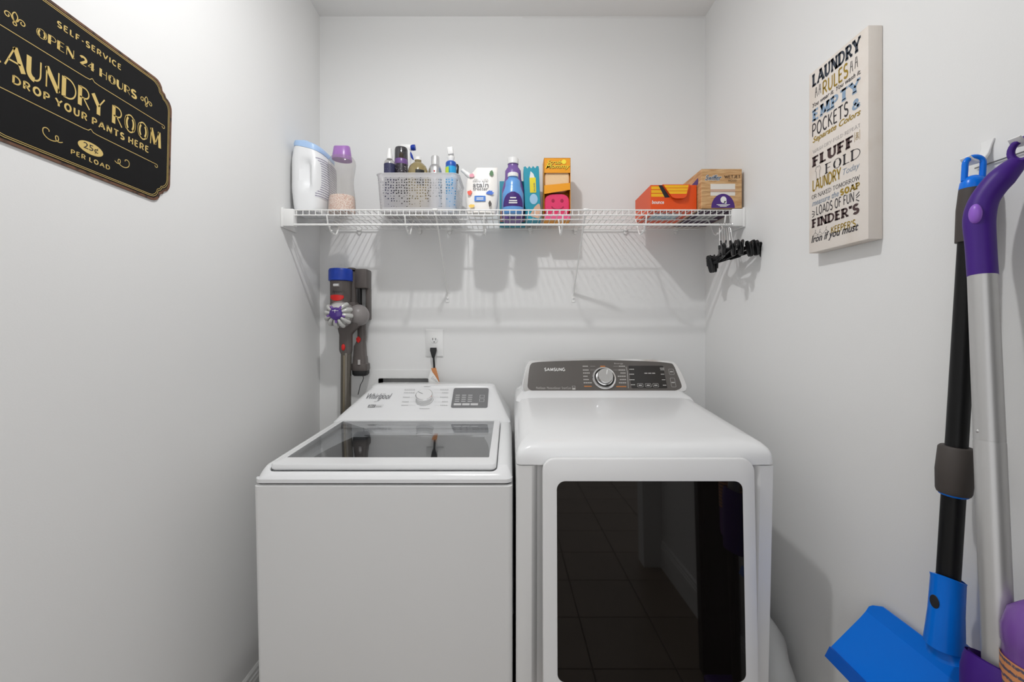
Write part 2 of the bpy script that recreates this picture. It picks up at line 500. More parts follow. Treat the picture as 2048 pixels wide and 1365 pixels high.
# ================================================================== washer
WX0, WX1, WY0, WY1 = -0.689, 0.007, 1.1245, 1.885
washer = thing('washing_machine', 'white top-load washing machine with glass lid, left of the dryer', 'washer', (-.34, 1.5, 0))
lean = lambda z: (0.901 - z) * 0.034
b = B()
rings = []
for z in (.03, .20, .45, .70, .893, .897):
    ins = .004 if z > .894 else 0
    rings.append([Vector((x, y + (lean(z) if y < 1.3 else 0), z)) for x, y in rrect(WX0 + ins, WX1 - ins, WY0 + ins, WY1, .014, 4)])
b.loft(rings).build('cabinet', ENAMEL2, washer)
B().loft([ring(WX0 + .006, WX1 - .006, WY0 + .008, WY1, .896, .012, 4), ring(WX0 + .006, WX1 - .006, WY0 + .008, WY1, .903, .012, 4)]).build('seam', SEAM, washer)
for x in (WX0 + .05, WX1 - .05):
    for y in (WY0 + .1, WY1 - .08):
        B().lathe([(.022, 0), (.022, .012), (.01, .014), (.01, .035)], (x, y, 0), 14).build('foot', BLACKR, washer)
sl = lambda x, y: 0.034 * (y - WY0)
sld = lambda x, y: 0.034 * (y - WY0) - .015 * min(1, max(0, (1.172 - y) / .028)) ** 1.0     # front rim of the deck dips under the lid
LX0, LX1, LY0, LY1 = -.659, -.038, 1.1500, 1.628
b = B()
def dr(i, z, r, fz=sld):
    return ring(WX0 + i, WX1 - i, WY0 + i, WY1 - i, z, r, 8, fz)
b.loft([dr(0, .902, .022, sl), dr(0, .912, .022, sl), dr(.002, .922, .024), dr(.008, .933, .028), dr(.015, .9385, .03),
        ring(LX0 - .008, LX1 + .008, LY0 - .004, LY1 + .006, .9395, .022, 8, sld),
        ring(LX0 - .003, LX1 + .003, LY0 - .002, LY1 + .002, .936, .018, 8, sld),
        ring(LX0 - .002, LX1 + .002, LY0 - .001, LY1 + .002, .918, .018, 8, sl),
        ring(-.645, -.052, 1.180, 1.612, .916, .02, 8, sl),
        ring(-.640, -.057, 1.186, 1.606, .900, .02, 8, sl)], cap0=False, cap1=False)
b.build('top_deck', ENAMEL, washer)
# basin under the lid, with a round mouth, and the drum in it
BAS = mat('grey_basin_plastic', (0.66, 0.66, 0.66), 0.45)
cxw, cyw, rw = -.335, 1.43, .205
n = 48
def sq(k, x0, x1, y0, y1, z):
    a = 2 * math.pi * k / n; c, s_ = math.cos(a), math.sin(a); m = max(abs(c), abs(s_))
    return Vector(((x0 + x1) / 2 + c / m * (x1 - x0) / 2, (y0 + y1) / 2 + s_ / m * (y1 - y0) / 2, z + sl(0, (y0 + y1) / 2 + s_ / m * (y1 - y0) / 2)))
def ci(k, r, z):
    a = 2 * math.pi * k / n
    return Vector((cxw + r * math.cos(a), cyw + r * math.sin(a), z))
B().loft([[sq(k, -.640, -.057, 1.186, 1.606, .901) for k in range(n)], [sq(k, -.628, -.069, 1.198, 1.596, .894) for k in range(n)],
          [ci(k, rw + .025, .885) for k in range(n)], [ci(k, rw + .008, .885) for k in range(n)], [ci(k, rw, .878) for k in range(n)], [ci(k, rw + .004, .84) for k in range(n)]],
         False, False).build('basin', BAS, washer)
TUBM = mat('drum_steel', (0.30, 0.30, 0.31), 0.35, metal=0.8)
B().lathe([(rw + .016, .845), (rw + .02, .80), (rw + .022, .45), (rw - .02, .42), (.02, .43)], (cxw, cyw, 0), 40, cap0=False).build('drum', TUBM, washer)
B().lathe([(rw + .012, .838), (rw + .012, .850), (rw - .006, .852), (rw - .008, .838)], (cxw, cyw, 0), 40, cap0=False, cap1=False).build('balance_ring', mat('dark_ring', (.06, .06, .062), .35), washer)
AG = B().lathe([(.09, .43), (.075, .47), (.05, .52), (.045, .74), (.03, .76), (.0, .765)], (cxw, cyw, 0), 24)
for k in range(4):
    a = R(90 * k + 20)
    AG.tube([(cxw + .05 * math.cos(a), cyw + .05 * math.sin(a), .72), (cxw + .1 * math.cos(a), cyw + .1 * math.sin(a), .47)], [.006, .014], 8)
AG.build('agitator', mat('agitator_grey', (.5, .5, .51), .4), washer)
# lid: white frame and glass
lid = None
def lr(x0, x1, y0, y1, z, r):
    return ring(x0, x1, y0, y1, z, r, 6, sl)
gx0, gx1, gy0, gy1 = -.638, -.060, 1.201, 1.606
b = B().loft([lr(gx0, gx1, gy0, gy1, .932, .004), lr(LX0 + .004, LX1 - .004, LY0 + .004, LY1 - .002, .926, .012), lr(LX0, LX1, LY0, LY1, .931, .014), lr(LX0, LX1, LY0, LY1, .9405, .014),
              lr(LX0 + .002, LX1 - .002, LY0 + .002, LY1 - .002, .9435, .013), lr(gx0, gx1, gy0, gy1, .9452, .004), lr(gx0, gx1, gy0, gy1, .932, .004)], False, False)
lid = b.build('lid', ENAMEL, washer)
GLASS = clear_mat('tinted_lid_glass', (.88, .89, .90), 0.01, 1.7)
B().loft([lr(gx0, gx1, gy0, gy1, .940, .004), lr(gx0, gx1, gy0, gy1, .9445, .004)]).build('glass', GLASS, lid, smooth=False)
# console
ctop = lambda x, y: -0.10 * (x + .335) ** 2
c0 = lambda x, y: 0
b = B().loft([ring(-.684, .002, 1.606, WY1, .935, .02, 8), ring(-.684, .002, 1.612, WY1, .953, .02, 8), ring(-.680, -.001, 1.624, WY1, .959, .02, 8), ring(-.672, -.010, 1.641, WY1, .971, .022, 8),
              ring(-.664, -.0165, 1.6565, WY1, .9811, .024, 8), ring(-.600, -.062, 1.783, WY1 - .004, 1.0640, .030, 8, ctop),
              ring(-.596, -.066, 1.790, WY1 - .006, 1.0740, .030, 8, ctop), ring(-.585, -.077, 1.802, WY1 - .014, 1.0790, .026, 8, ctop)])
console = b.build('console', ENAMEL, washer, ang=30)
cv = Vector((0, 1.783 - 1.6565, 1.0640 - .9811)).normalized()
cn = Vector((0, -cv.z, cv.y))
CF = (Vector((-.335, 1.6565, .9811)), Vector((1, 0, 0)), cv, cn)
def cbox(frame, L, R_, x0, y0, x1, y1):
    a0, b1 = coords(frame, x0, y0); a1, b0 = coords(frame, x1, y1)
    return a0, a1, b0, b1
DG = mat('console_window_grey', (.20, .20, .205), .2)
a0, a1, b0, b1 = cbox(CF, 0, 0, 908, 777, 975, 816)
def arch(a):
    return 0
disp = B().prism(rrect(a0, a1, b0, b1, .008, 4), CF, -.004, .0012).build('display', DG, console)
DGL = mat('display_print', (.62, .62, .62), .5)
p = B()
for i in range(4):
    for j in range(3):
        q = rrect(a0 + .012 + j * .026, a0 + .030 + j * .026, b0 + .034 + i * .012, b0 + .0375 + i * .012, .0008, 1); fill(p, q, CF, .0016)
for j in range(3):
    q = rrect(a0 + .010 + j * .034, a0 + .040 + j * .034, b0 + .012, b0 + .024, .001, 1); fill(p, q, CF, .0016)
for j in range(2):
    q = [(a1 - .034, b0 + .034 + j * .022), (a1 - .016, b0 + .034 + j * .022), (a1 - .016, b0 + .050 + j * .022), (a1 - .034, b0 + .050 + j * .022), (a1 - .034, b0 + .034 + j * .022)]
    lay(p, [q], CF, .0012, .0016)
p.build('display_marks', DGL, disp, smooth=False)['kind'] = 'stuff'
p = B(); x = cbox(CF, 0, 0, 735, 787.5, 778, 802)
put(p, font_text('Whirlpool', .28, 0.0), CF, *x, eps=.0006, slant=.004)
q0, q1 = coords(CF, 748, 803.5), coords(CF, 771, 789)
lay(p, [[(q0[0], q0[1]), (q0[0] + .006, q0[1] - .001), (q0[0] + .018, q0[1] + .004), (q1[0] - .006, q1[1] - .006), (q1[0], q1[1] + .002), (q1[0] - .012, q1[1] + .002)]], CF, .0014, .0006)
p.build('lettering', PRINTG, console, smooth=False)
p = B(); x = cbox(CF, 0, 0, 737, 810, 749, 815.5)
fill(p, [(x[0], x[2]), (x[1], x[2]), (x[1] + .002, x[3]), (x[0] + .002, x[3])], CF, .0005)
bd = p.build('badge', PRINTG, console, smooth=False)
p = B(); put(p, font_text('2in1', .25, .01), CF, x[0] + .003, x[1] - .002, x[2] + .002, x[3] - .002, eps=.0009); p.build('badge_lettering', PRINTW, bd, smooth=False)
p = B(); x = cbox(CF, 0, 0, 750.5, 810, 764, 815.5)
lay(p, [[(x[0], x[2]), (x[1], x[2]), (x[1] + .002, x[3]), (x[0] + .002, x[3]), (x[0], x[2])]], CF, .0007, .0005)
for k in range(2):
    fill(p, [(x[0] + .004, x[2] + .003 + k * .005), (x[1] - .003, x[2] + .003 + k * .005), (x[1] - .003, x[2] + .005 + k * .005), (x[0] + .004, x[2] + .005 + k * .005)], CF, .0005)
p.build('badge_frame', PRINTL, console, smooth=False)
p = B()
kc = coords(CF, 850, 798)
for i, (yy, xl, xr) in enumerate(((779.5, 809, 846), (785.5, 808, 846), (794.5, 806, 834), (804, 804, 834), (811, 803, 834))):
    A = coords(CF, xl, yy); Bb = coords(CF, xl + (22 if i < 2 else 14), yy)
    for k in range(5):
        t0 = A[0] + (Bb[0] - A[0]) * k / 5
        fill(p, [(t0, A[1] - .0016), (t0 + (Bb[0] - A[0]) / 5 * .8, A[1] - .0016), (t0 + (Bb[0] - A[0]) / 5 * .8, A[1] + .0016), (t0, A[1] + .0016)], CF, .0004)
    e = coords(CF, 832, yy)
    lay(p, [[(Bb[0] + .004, A[1]), (e[0], A[1])]], CF, .0007)
    A = coords(CF, 898 - i * .6, yy); Bb = coords(CF, 880 + (i % 2) * 4, yy)
    for k in range(4):
        t0 = Bb[0] + (A[0] - Bb[0]) * k / 4
        fill(p, [(t0, A[1] - .0016), (t0 + (A[0] - Bb[0]) / 4 * .8, A[1] - .0016), (t0 + (A[0] - Bb[0]) / 4 * .8, A[1] + .0016), (t0, A[1] + .0016)], CF, .0004)
    e = coords(CF, 868, yy); lay(p, [[(e[0], A[1]), (Bb[0] - .004, A[1])]], CF, .0007)
for x0, x1, yy in ((848, 861, 773.5), (839, 859, 818)):
    A = coords(CF, x0, yy); Bb = coords(CF, x1, yy); fill(p, [(A[0], A[1] - .0014), (Bb[0], A[1] - .0014), (Bb[0], A[1] + .0014), (A[0], A[1] + .0014)], CF, .0004)
p.build('cycle_marks', PRINTL, console, smooth=False)['kind'] = 'stuff'
kp = CF[0] + CF[1] * kc[0] + cv * (kc[1] - .004)
knob = B().lathe([(.036, -.002), (.036, .006), (.033, .007), (.033, .026), (.0315, .029)], kp, 36, axis=cn).build('knob', mat('knob_white', (.78, .78, .78), .3), washer)
B().lathe([(.0335, .0215), (.0343, .023), (.0343, .027), (.0325, .0285)], kp, 36, axis=cn, cap0=False, cap1=False).build('chrome_ring', CHROME, knob)
kf = (kp + cn * .0292, Vector((1, 0, 0)), cv, cn)
lay(B(), [[(-.027, .014), (-.006, .002)]], kf, .0022).build('pointer', PRINTG, knob, smooth=False)

# ================================================================== dryer
DX0, DX1, DY0, DY1 = 0.0165, 0.7035, 1.116, 1.860
dryer = thing('clothes_dryer', 'white front-load dryer with dark glass door, right of the washer', 'dryer', (.36, 1.5, 0))
b = B()
dl_ = lambda z: (0.954 - z) * 0.034
prof = [(DX0, 1.30), (DX0, DY0 + .006), (DX0 + .004, DY0 + .001), (DX0 + .012, DY0), (.058, DY0), (.064, DY0 + .004), (.074, DY0 + .024), (.650, DY0 + .024), (.660, DY0 + .004), (.666, DY0), (DX1 - .012, DY0), (DX1 - .004, DY0 + .001), (DX1, DY0 + .006), (DX1, 1.30), (DX1, DY1), (DX0, DY1)]
b.loft([[Vector((x, y + (dl_(z) if y < 1.29 else 0), z)) for x, y in prof] for z in (.03, .5, .952)])
b.build('cabinet', ENAMEL2, dryer, ang=30)
for x in (DX0 + .05, DX1 - .05):
    for y in (DY0 + .1, DY1 - .08):
        B().lathe([(.022, 0), (.022, .012), (.01, .014), (.01, .035)], (x, y, 0), 14).build('foot', BLACKR, dryer)
ds = lambda x, y: .088 * max(0, y - DY0)
def tr(i, z, r, k=1.0, i2=None):
    j = i if i2 is None else i2
    return ring(DX0 + i, DX1 - i, DY0 + i - .001, DY1 - j, z, r, 8, lambda x, y: k * ds(x, y))
b = B().loft([tr(.000, .9545, .016, 0), tr(.000, .968, .016, .15), tr(.001, .982, .018, .4), tr(.006, .9935, .022, .7), tr(.014, 1.0015, .03, .9), tr(.028, 1.0075, .045, 1), tr(.055, 1.0105, .06, 1), tr(.10, 1.0110, .06, 1)])
b.build('top_panel', ENAMEL, dryer, ang=50)
# door
DO = (Vector((0, 1.0945, 0)), Vector((1, 0, 0)), Vector((0, .034, 1)).normalized(), Vector((0, -1, .034)).normalized())
Z = lambda y_: coords(DO, 1200, y_)[1]
do = coords(DO, 1085, 918); do1 = coords(DO, 1510, 918)
fr_out = lambda i: rrect(do[0] + i, do1[0] - i, .335 + i, do[1] - i, .034, 8)
gl0 = coords(DO, 1113.5, 963); gl1 = coords(DO, 1485.5, 963)
gout = rrect(gl0[0], gl1[0], coords(DO, 1200, 1367)[1], gl0[1], .022, 8)
def on(fr, o2, d):
    o, u, v, n_ = fr
    return [o + u * a + v * c + n_ * d for a, c in o2]
shift = Vector((0, 1.0945 - 1.0945 * 1, 0))
DO = (Vector((0, 1.0945 - .034 * .95, 0)), DO[1], DO[2], DO[3])
do = coords(DO, 1085, 918); do1 = coords(DO, 1510, 918); gl0 = coords(DO, 1113.5, 963); gl1 = coords(DO, 1485.5, 963)
gout = rrect(gl0[0], gl1[0], coords(DO, 1200, 1367)[1], gl0[1], .022, 8)
b = B().loft([on(DO, gout, -.018), on(DO, fr_out(.004), -.020), on(DO, fr_out(0), -.012), on(DO, fr_out(0), -.006), on(DO, fr_out(.0012), -.002), on(DO, fr_out(.005), 0), on(DO, gout, 0), on(DO, gout, -.018)], False, False)
door = b.build('door', mat('door_white', (.80, .80, .80), .35), dryer, ang=30)
DGLASS = mat('dark_door_glass', (.006, .005, .0045), .03, ior=1.5)
B().loft([on(DO, gout, -.016), on(DO, gout, -.0015)]).build('door_glass', DGLASS, door, ang=30)
B().loft([on(DO, fr_out(.006), -.0235), on(DO, fr_out(.006), -.019)]).build('door_gasket', SEAM, door, ang=30)
# console
dp0 = Vector((.37, 1.640, 1.058)); dv = Vector((0, .075, .135)).normalized(); dn = Vector((0, -dv.z, dv.y))
DF = (dp0, Vector((1, 0, 0)), dv, dn)
def outline(pxs, frame, off=0.0):
    pts = [coords(frame, *p) for p in pxs]
    cx_ = sum(p[0] for p in pts) / len(pts); cy_ = sum(p[1] for p in pts) / len(pts)
    return [(p[0] - off * (1 if p[0] > cx_ else -1) * min(1, abs(p[0] - cx_) / .2), p[1] - off * (1 if p[1] > cy_ else -1) * min(1, abs(p[1] - cy_) / .03)) for p in pts]
def cubic(pts, n=6):
    out = []
    m = len(pts)
    for i in range(m):
        p0, p1, p2, p3 = (Vector(pts[(i + k - 1) % m]) for k in range(4))
        for j in range(n):
            t = j / n
            out.append(tuple(.5 * ((2 * p1) + (p2 - p0) * t + (2 * p0 - 5 * p1 + 4 * p2 - p3) * t * t + (3 * p1 - p0 - 3 * p2 + p3) * t ** 3)))
    return out
chrome_px = [(1046, 778), (1046, 768), (1052, 740), (1057, 727), (1066, 722.5), (1110, 720.5), (1200, 719), (1290, 720.5), (1338, 724), (1350, 729), (1362, 748), (1371, 770), (1372, 778), (1367, 783.5), (1345, 787), (1280, 789.5), (1200, 791), (1120, 789.5), (1075, 787), (1051, 784)]
panel_px = [(1055.5, 776), (1055.5, 766), (1058, 742), (1061, 731), (1070, 726.5), (1110, 724), (1200, 722), (1290, 724), (1336, 727.5), (1346, 732), (1354, 750), (1361, 768), (1362, 776), (1355, 781), (1335, 785), (1280, 788), (1200, 789), (1120, 788), (1080, 785.5), (1062, 782)]
co = cubic(outline(chrome_px, DF), 4); po = cubic(outline(panel_px, DF), 4)
def sc(o2, k, dx=0, dy=0):
    return [(a * k + dx, c * k + dy) for a, c in o2]
back = [Vector((p.x, DY1 - .005, max(1.06, p.z - .010))) for p in on(DF, co, 0)]
mid = [p * .5 + q * .5 for p, q in zip(on(DF, co, -.006), back)]
hs = B().loft([back, mid, on(DF, sc(co, 1.008), -.014), on(DF, sc(co, 1.010), -.004), on(DF, sc(co, 1.004), .001), on(DF, co, .002)]).build('console_housing', ENAMEL, dryer, ang=50)
# curved apron from the top panel up to the console
b = B().loft([ring(DX0 + .006, DX1 - .006, 1.570, DY1 - .002, 1.040, .03, 6), ring(DX0 + .010, DX1 - .010, 1.590, DY1 - .002, 1.0525, .03, 6), ring(DX0 + .022, DX1 - .018, 1.622, DY1 - .003, 1.060, .03, 6), ring(DX0 + .034, DX1 - .026, 1.640, DY1 - .004, 1.072, .03, 6)])
b.build('console_apron', ENAMEL, dryer, ang=50)
bz = B().loft([on(DF, co, .001), on(DF, sc(co, .999), .005), on(DF, po, .0052), on(DF, po, .002)], False, False).build('bezel', CHROME, hs, ang=50)
PANEL = mat('console_panel_taupe', (.105, .095, .088), .32, coat=.2)
pn = B().loft([on(DF, po, .000), on(DF, po, .0042)]).build('panel', PANEL, hs, ang=50)
e0 = .0047
p = B(); put(p, stroke_text('SAMSUNG', .2, .17, gap=.26), DF, *cbox(DF, 0, 0, 1088.5, 737, 1130, 743.7), eps=e0)
p.build('lettering', PRINTW, pn, smooth=False)
p = B(); put(p, font_text('MultiSteam  MoistureSensor  SmartCare'), DF, *cbox(DF, 0, 0, 1072, 775, 1142, 779.5), eps=e0)
x = cbox(DF, 0, 0, 1144, 773.5, 1150.5, 780.5); lay(p, [[(x[0], x[2]), (x[1], x[2]), (x[1], x[3]), (x[0], x[3]), (x[0], x[2])]], DF, .0012, e0); fill(p, [(x[0], x[2]), (x[1], x[2]), (x[1], (x[2] + x[3]) / 2), (x[0], (x[2] + x[3]) / 2)], DF, e0)
p.build('small_lettering', mat('console_grey_print', (.48, .46, .44), .6), pn, smooth=False)
p = B(); rr_ = random.Random(3)
for k, yy in enumerate((734, 741.5, 747.5, 754, 760.5, 767)):
    for x0, x1 in ((1165 + k * .4, 1165 + k * .4 + 9 + 8 * rr_.random()), (1250 - k * .1 - 9 - 7 * rr_.random(), 1250 + k * .5)):
        A = coords(DF, x0, yy); C_ = coords(DF, x1, yy); m = 4
        for q in range(m):
            t0 = A[0] + (C_[0] - A[0]) * q / m; t1 = t0 + (C_[0] - A[0]) / m * .82
            fill(p, [(t0, A[1] - .0022), (t1, A[1] - .0022), (t1, A[1] + .0022), (t0, A[1] + .0022)], DF, e0)
    if k < 2:
        for xa, xb in ((1180, 1190), (1226, 1236)):
            A = coords(DF, xa, yy); C_ = coords(DF, xb, yy); lay(p, [[A, (C_[0], A[1])]], DF, .0009, e0)
A = cbox(DF, 0, 0, 1228, 727, 1246, 730.5); put(p, font_text('Energy'), DF, *A, eps=e0)
p.build('cycle_marks', MATS['console_grey_print'], pn, smooth=False)['kind'] = 'stuff'
p = B()
for x0, x1, yy in ((1168, 1183, 774), (1232, 1252, 774.5), (1200, 1210, 734), (1197, 1212, 737.5)):
    A = coords(DF, x0, yy); C_ = coords(DF, x1, yy); fill(p, [(A[0], A[1] - .002), (C_[0], A[1] - .002), (C_[0], A[1] + .002), (A[0], A[1] + .002)], DF, e0)
p.build('orange_marks', mat('orange_print', (.55, .20, .05), .6), pn, smooth=False)['kind'] = 'stuff'
x = cbox(DF, 0, 0, 1256, 733, 1334, 778)
dsp = B().prism(rrect(x[0], x[1], x[2], x[3], .004, 3), DF, .003, .0049).build('display', mat('display_black', (.03, .028, .027), .15), pn)
p = B()
def dbox(x0, y0, x1, y1, w=.001):
    q = cbox(DF, 0, 0, x0, y0, x1, y1); lay(p, [rrect(q[0], q[1], q[2], q[3], .003, 2) + [rrect(q[0], q[1], q[2], q[3], .003, 2)[0]]], DF, w, .0053)
for x0, y0, x1, y1 in ((1273.5, 768.5, 1286, 775.5), (1289.5, 768.5, 1302, 775.5), (1304.5, 768.5, 1317, 775.5), (1336, 739.5, 1348, 750.5), (1339, 757.5, 1351.5, 775.5)):
    dbox(x0, y0, x1, y1)
    A = coords(DF, x0 + 3, (y0 + y1) / 2); C_ = coords(DF, x1 - 3, (y0 + y1) / 2); fill(p, [(A[0], A[1] - .002), (C_[0], A[1] - .002), (C_[0], A[1] + .002), (A[0], A[1] + .002)], DF, .0053)
for x0, x1, yy in ((1258, 1268, 740), (1258, 1268, 750), (1258, 1269, 761), (1261, 1270, 771), (1319, 1328, 738), (1320, 1328, 741), (1321, 1328, 750), (1323, 1330, 761), (1325, 1332, 772), (1288, 1311, 748)):
    A = coords(DF, x0, yy); C_ = coords(DF, x1, yy); m = 3
    for q in range(m):
        t0 = A[0] + (C_[0] - A[0]) * q / m; t1 = t0 + (C_[0] - A[0]) / m * .8
        fill(p, [(t0, A[1] - .0017), (t1, A[1] - .0017), (t1, A[1] + .0017), (t0, A[1] + .0017)], DF, .0053)
lay(p, [[coords(DF, 1251.5, 735), coords(DF, 1254, 745), coords(DF, 1256, 778)]], DF, .0016, .0053)
p.build('display_marks', mat('display_pale', (.55, .54, .52), .5), dsp, smooth=False)['kind'] = 'stuff'
k2 = coords(DF, 1208, 757.5); kp2 = dp0 + Vector((1, 0, 0)) * k2[0] + dv * k2[1]
kr = B().lathe([(.047, .003), (.0475, .007), (.045, .010), (.040, .0105), (.038, .006)], kp2, 40, axis=dn, cap0=False, cap1=False).build('knob_ring', CHROME, hs)
B().lathe([(.039, .0052), (.001, .0054)], kp2, 30, axis=dn, cap0=False).build('knob_well', mat('taupe_dark', (.03, .028, .026), .3), hs)
kn = B().lathe([(.033, .004), (.033, .012), (.030, .013), (.030, .030), (.0285, .033)], kp2, 40, axis=dn).build('knob', CHROME, hs)
lay(B(), [[(.004, .004), (.009, .024)]], (kp2 + dn * .0333, Vector((1, 0, 0)), dv, dn), .003).build('pointer', PRINTW, kn, smooth=False)

# ================================================================== wire shelf
ZD, YF = 1.775, 1.62
shelf = thing('wire_shelf', 'white vinyl-coated wire shelf across the back wall', 'shelf', (0, 1.78, ZD))
x0w, x1w = XL + .045, XR - .045
w0 = B().tube([(0, YB - .012, ZD), (0, YF + .004, ZD), (0, YF, ZD - .004), (0, YF, ZD - .021)], .0016, 6)
N = 70; wm = None
for i in range(N):
    x = x0w + (x1w - x0w) * (i + .5) / N
    if wm is None:
        o = w0.build('deck_wire', WIRE, shelf); wm = o.data
    else:
        o = bpy.data.objects.new('deck_wire', wm); COL.objects.link(o); o.parent = shelf
    o.location = (x, 0, 0)
for y, z, r, nm in ((YF, ZD - .0028, .0026, 'front_rod'), (YF - .001, ZD - .0225, .0028, 'lip_rod'), (1.76, ZD - .0032, .0026, 'middle_rod'), (YB - .014, ZD - .0032, .0028, 'back_rod')):
    B().tube([(x0w - .01, y, z), (x1w + .01, y, z)], r, 8).build(nm, WIRE, shelf)
B().tube([(x0w - .01, YF - .004, ZD - .060), (x1w + .01, YF - .004, ZD - .060)], .0042, 12).build('hang_rod', WIRE, shelf)
for px in (670, 819, 970, 1121, 1281, 1432):
    x = (px - CX) / 497
    b = B().tube([(x, YF - .006, ZD - .024), (x, YF + .004, ZD - .055), (x, YF + .03, ZD - .078), (x, 1.690, ZD - .083), (x, 1.705, ZD - .076), (x, 1.757, ZD - .004)], .0030, 8)
    for t in (.25, .55, .85):
        b.ball((x, 1.69 - .066 * t * .9, ZD - .083 + .03 * t * t), .0042, n=8, m=6)
    b.build('rod_hook', WIRE, shelf)
for X in (-.289, .293):
    foot = (X, YB - .004, 1.470)
    br = B().tube([(X, YF + .006, ZD - .012), (X, YF + .03, ZD - .024), (X, YB - .02, 1.492), foot], [.0052, .0052, .0052, .005], 8, flat=(.7, 1.2)).build('brace', WIRE, shelf)
    B().box(X - .008, X + .008, YB - .003, YB, 1.435, 1.475, .001, 1).build('brace_foot', WIRE, br)
    B().lathe([(.0045, 0), (.0045, .002), (.002, .003)], (X, YB - .003, 1.452), 10, axis=(0, -1, 0)).build('screw', STEEL, br)
for px in (720, 840, 900, 1060, 1150, 1250, 1350):
    X = (px - CX) / 432
    c = B().box(X - .009, X + .009, YB - .018, YB, ZD - .012, ZD + .004, .002, 1)
    c.lathe([(.008, 0), (.008, .006), (.003, .008)], (X, YB - .002, ZD - .018), 10, axis=(0, -1, 0)); c.build('wall_clip', WIRE, shelf)
for sgn, xw in ((1, XL), (-1, XR)):
    xa, xb = sorted((xw, xw + sgn * .010)); xc, xd = sorted((xw + sgn * .004, xw + sgn * .050))
    e = B().box(xa, xb, YF - .012, YF + .10, ZD - .070, ZD + .006, .003, 2)
    e.box(xc, xd, YF - .010, YF + .018, ZD - .066, ZD + .0005, .003, 2)
    eb = e.build('end_bracket', PLASTICW, shelf)
    B().lathe([(.006, 0), (.006, .006), (.003, .008)], (xw + sgn * .010, YF + .07, ZD - .02), 10, axis=(sgn, 0, 0)).build('screw', PLASTICW, eb)
for X in (-.289, .293):
    B().box(X - .010, X + .010, YF - .005, YF + .005, ZD - .006, ZD + .003, .002, 1).build('brace_clip', WIRE, shelf)
Z0 = ZD + .002

# ================================================================== things on the shelf
def ycenter(px0, px1, Y):
    s_ = F / Y
    return ((px0 + px1) / 2 - CX) / s_, (px1 - px0) / 2 / s_
# --- detergent tub
tub = thing('detergent_tub', 'white plastic detergent tub with pale blue lid at left end of shelf', 'tub', (-.805, 1.735, Z0))
def sup(cx, cy, hx, hy, z, e=3.2, n=56):
    out = []
    for k in range(n):
        a = 2 * math.pi * k / n; c, s_ = math.cos(a), math.sin(a)
        out.append(Vector((cx + hx * math.copysign(abs(c) ** (2 / e), c), cy + hy * math.copysign(abs(s_) ** (2 / e), s_), z)))
    return out
TC = (-.805, 1.735)
rings = []
HT = .262
for i in range(31):
    t = i / 30; z = Z0 + HT * t
    k = .78 + .22 * min(1, (t / .35)) ** .6 if t < .35 else 1 - .16 * max(0, (t - .72) / .28) ** 2
    rg = sup(TC[0], TC[1], .068 * k, .098 * (.90 + .10 * k), z)
    for p in rg:
        if p.y < TC[1] - .03:
            gz = math.exp(-((p.z - (Z0 + .140)) / .055) ** 4)
            g = math.exp(-((p.x - (TC[0] + .012)) / .014) ** 2)
            p.y += .026 * g * gz
            g2 = math.exp(-((p.x - (TC[0] + .040)) / .018) ** 2)
            p.y -= .008 * g2 * gz
    rings.append(rg)
b = B().loft(rings)
for v in b.v:
    tt = (v.z - Z0) / HT
    v.z -= max(0, tt - .75) / .25 * .030 * (v.x - TC[0] + .068) / .136
tbody = b.build('body', mat('tub_white', (.84, .85, .86), .35), tub)
rings = []
for t, k in ((0, .86), (.4, .875), (.75, .83), (1.0, .66), (1.12, .3)):
    rings.append(sup(TC[0], TC[1], .068 * k, .098 * (.90 + .10 * k) * (1 - .1 * (t > .9)), Z0 + HT + .001 + .028 * t))
b = B().loft(rings)
for v in b.v:
    v.z -= .030 * (v.x - TC[0] + .068) / .136
b.build('lid', mat('lid_pale_blue', (.42, .60, .88), .35), tub)
# printed back label on the side towards the room's middle
lab = B(); rows = []
for j in range(13):
    z = Z0 + .055 + .165 * j / 12; t = (z - Z0) / HT
    k = .78 + .22 * min(1, (t / .35)) ** .6 if t < .35 else 1 - .16 * max(0, (t - .72) / .28) ** 2
    s_ = sup(TC[0], TC[1], .0685 * k + .0006, .098 * (.90 + .10 * k) + .0006, z - max(0, t - .75) / .25 * .022, n=112)
    rows.append([s_[q % 112] for q in range(-19, 20)])
lab.loft(rows, False, False, closed=False)
lab.build('label', stripe_mat('tub_label_print', (.80, .81, .84), (.27, .25, .33), 34, 'Z', .6), tub)
# --- scent bead bottle
bx, by = W(684, 0, 1.70).x, 1.70
bb_ = thing('scent_bead_bottle', 'clear bottle of pink scent beads with purple cap beside the detergent tub', 'bottle', (bx, by, Z0))
prof = [(.049, 0), (.0540, .004), (.0545, .02), (.053, .06), (.048, .10), (.0455, .125), (.047, .15), (.052, .18), (.0545, .20), (.053, .215), (.045, .228), (.036, .235)]
BOTCL = clear_mat('clear_bottle_plastic', (.93, .92, .91), .08, 1.4, .10, (.85, .82, .80), .5)
B().lathe(prof, (bx, by, Z0), 36, sy=.8, cap1=False).build('body', BOTCL, bb_)
BEAD = mat('scent_beads_pink', (.66, .36, .27), .5, noise=(240, (.93, .82, .74), .36, .56), bump=(240, 1.0))
B().lathe([(r * .965, h) for r, h in [(.049, .003), (.0545, .006), (.055, .02), (.0525, .06), (.050, .072)]], (bx, by, Z0), 32, sy=.8).build('beads', BEAD, bb_)
b = B().lathe([(.039, .222), (.0395, .226), (.036, .245), (.032, .264), (.030, .268), (.026, .2685)], (bx, by, Z0), 32, sy=.85)
for v in b.v:
    if v.z > Z0 + .255:
        v.z += .007 * abs((v.x - bx) / .03) ** 2
    if v.z < Z0 + .23:
        v.z -= .006 * (v.x - bx + .04) / .08
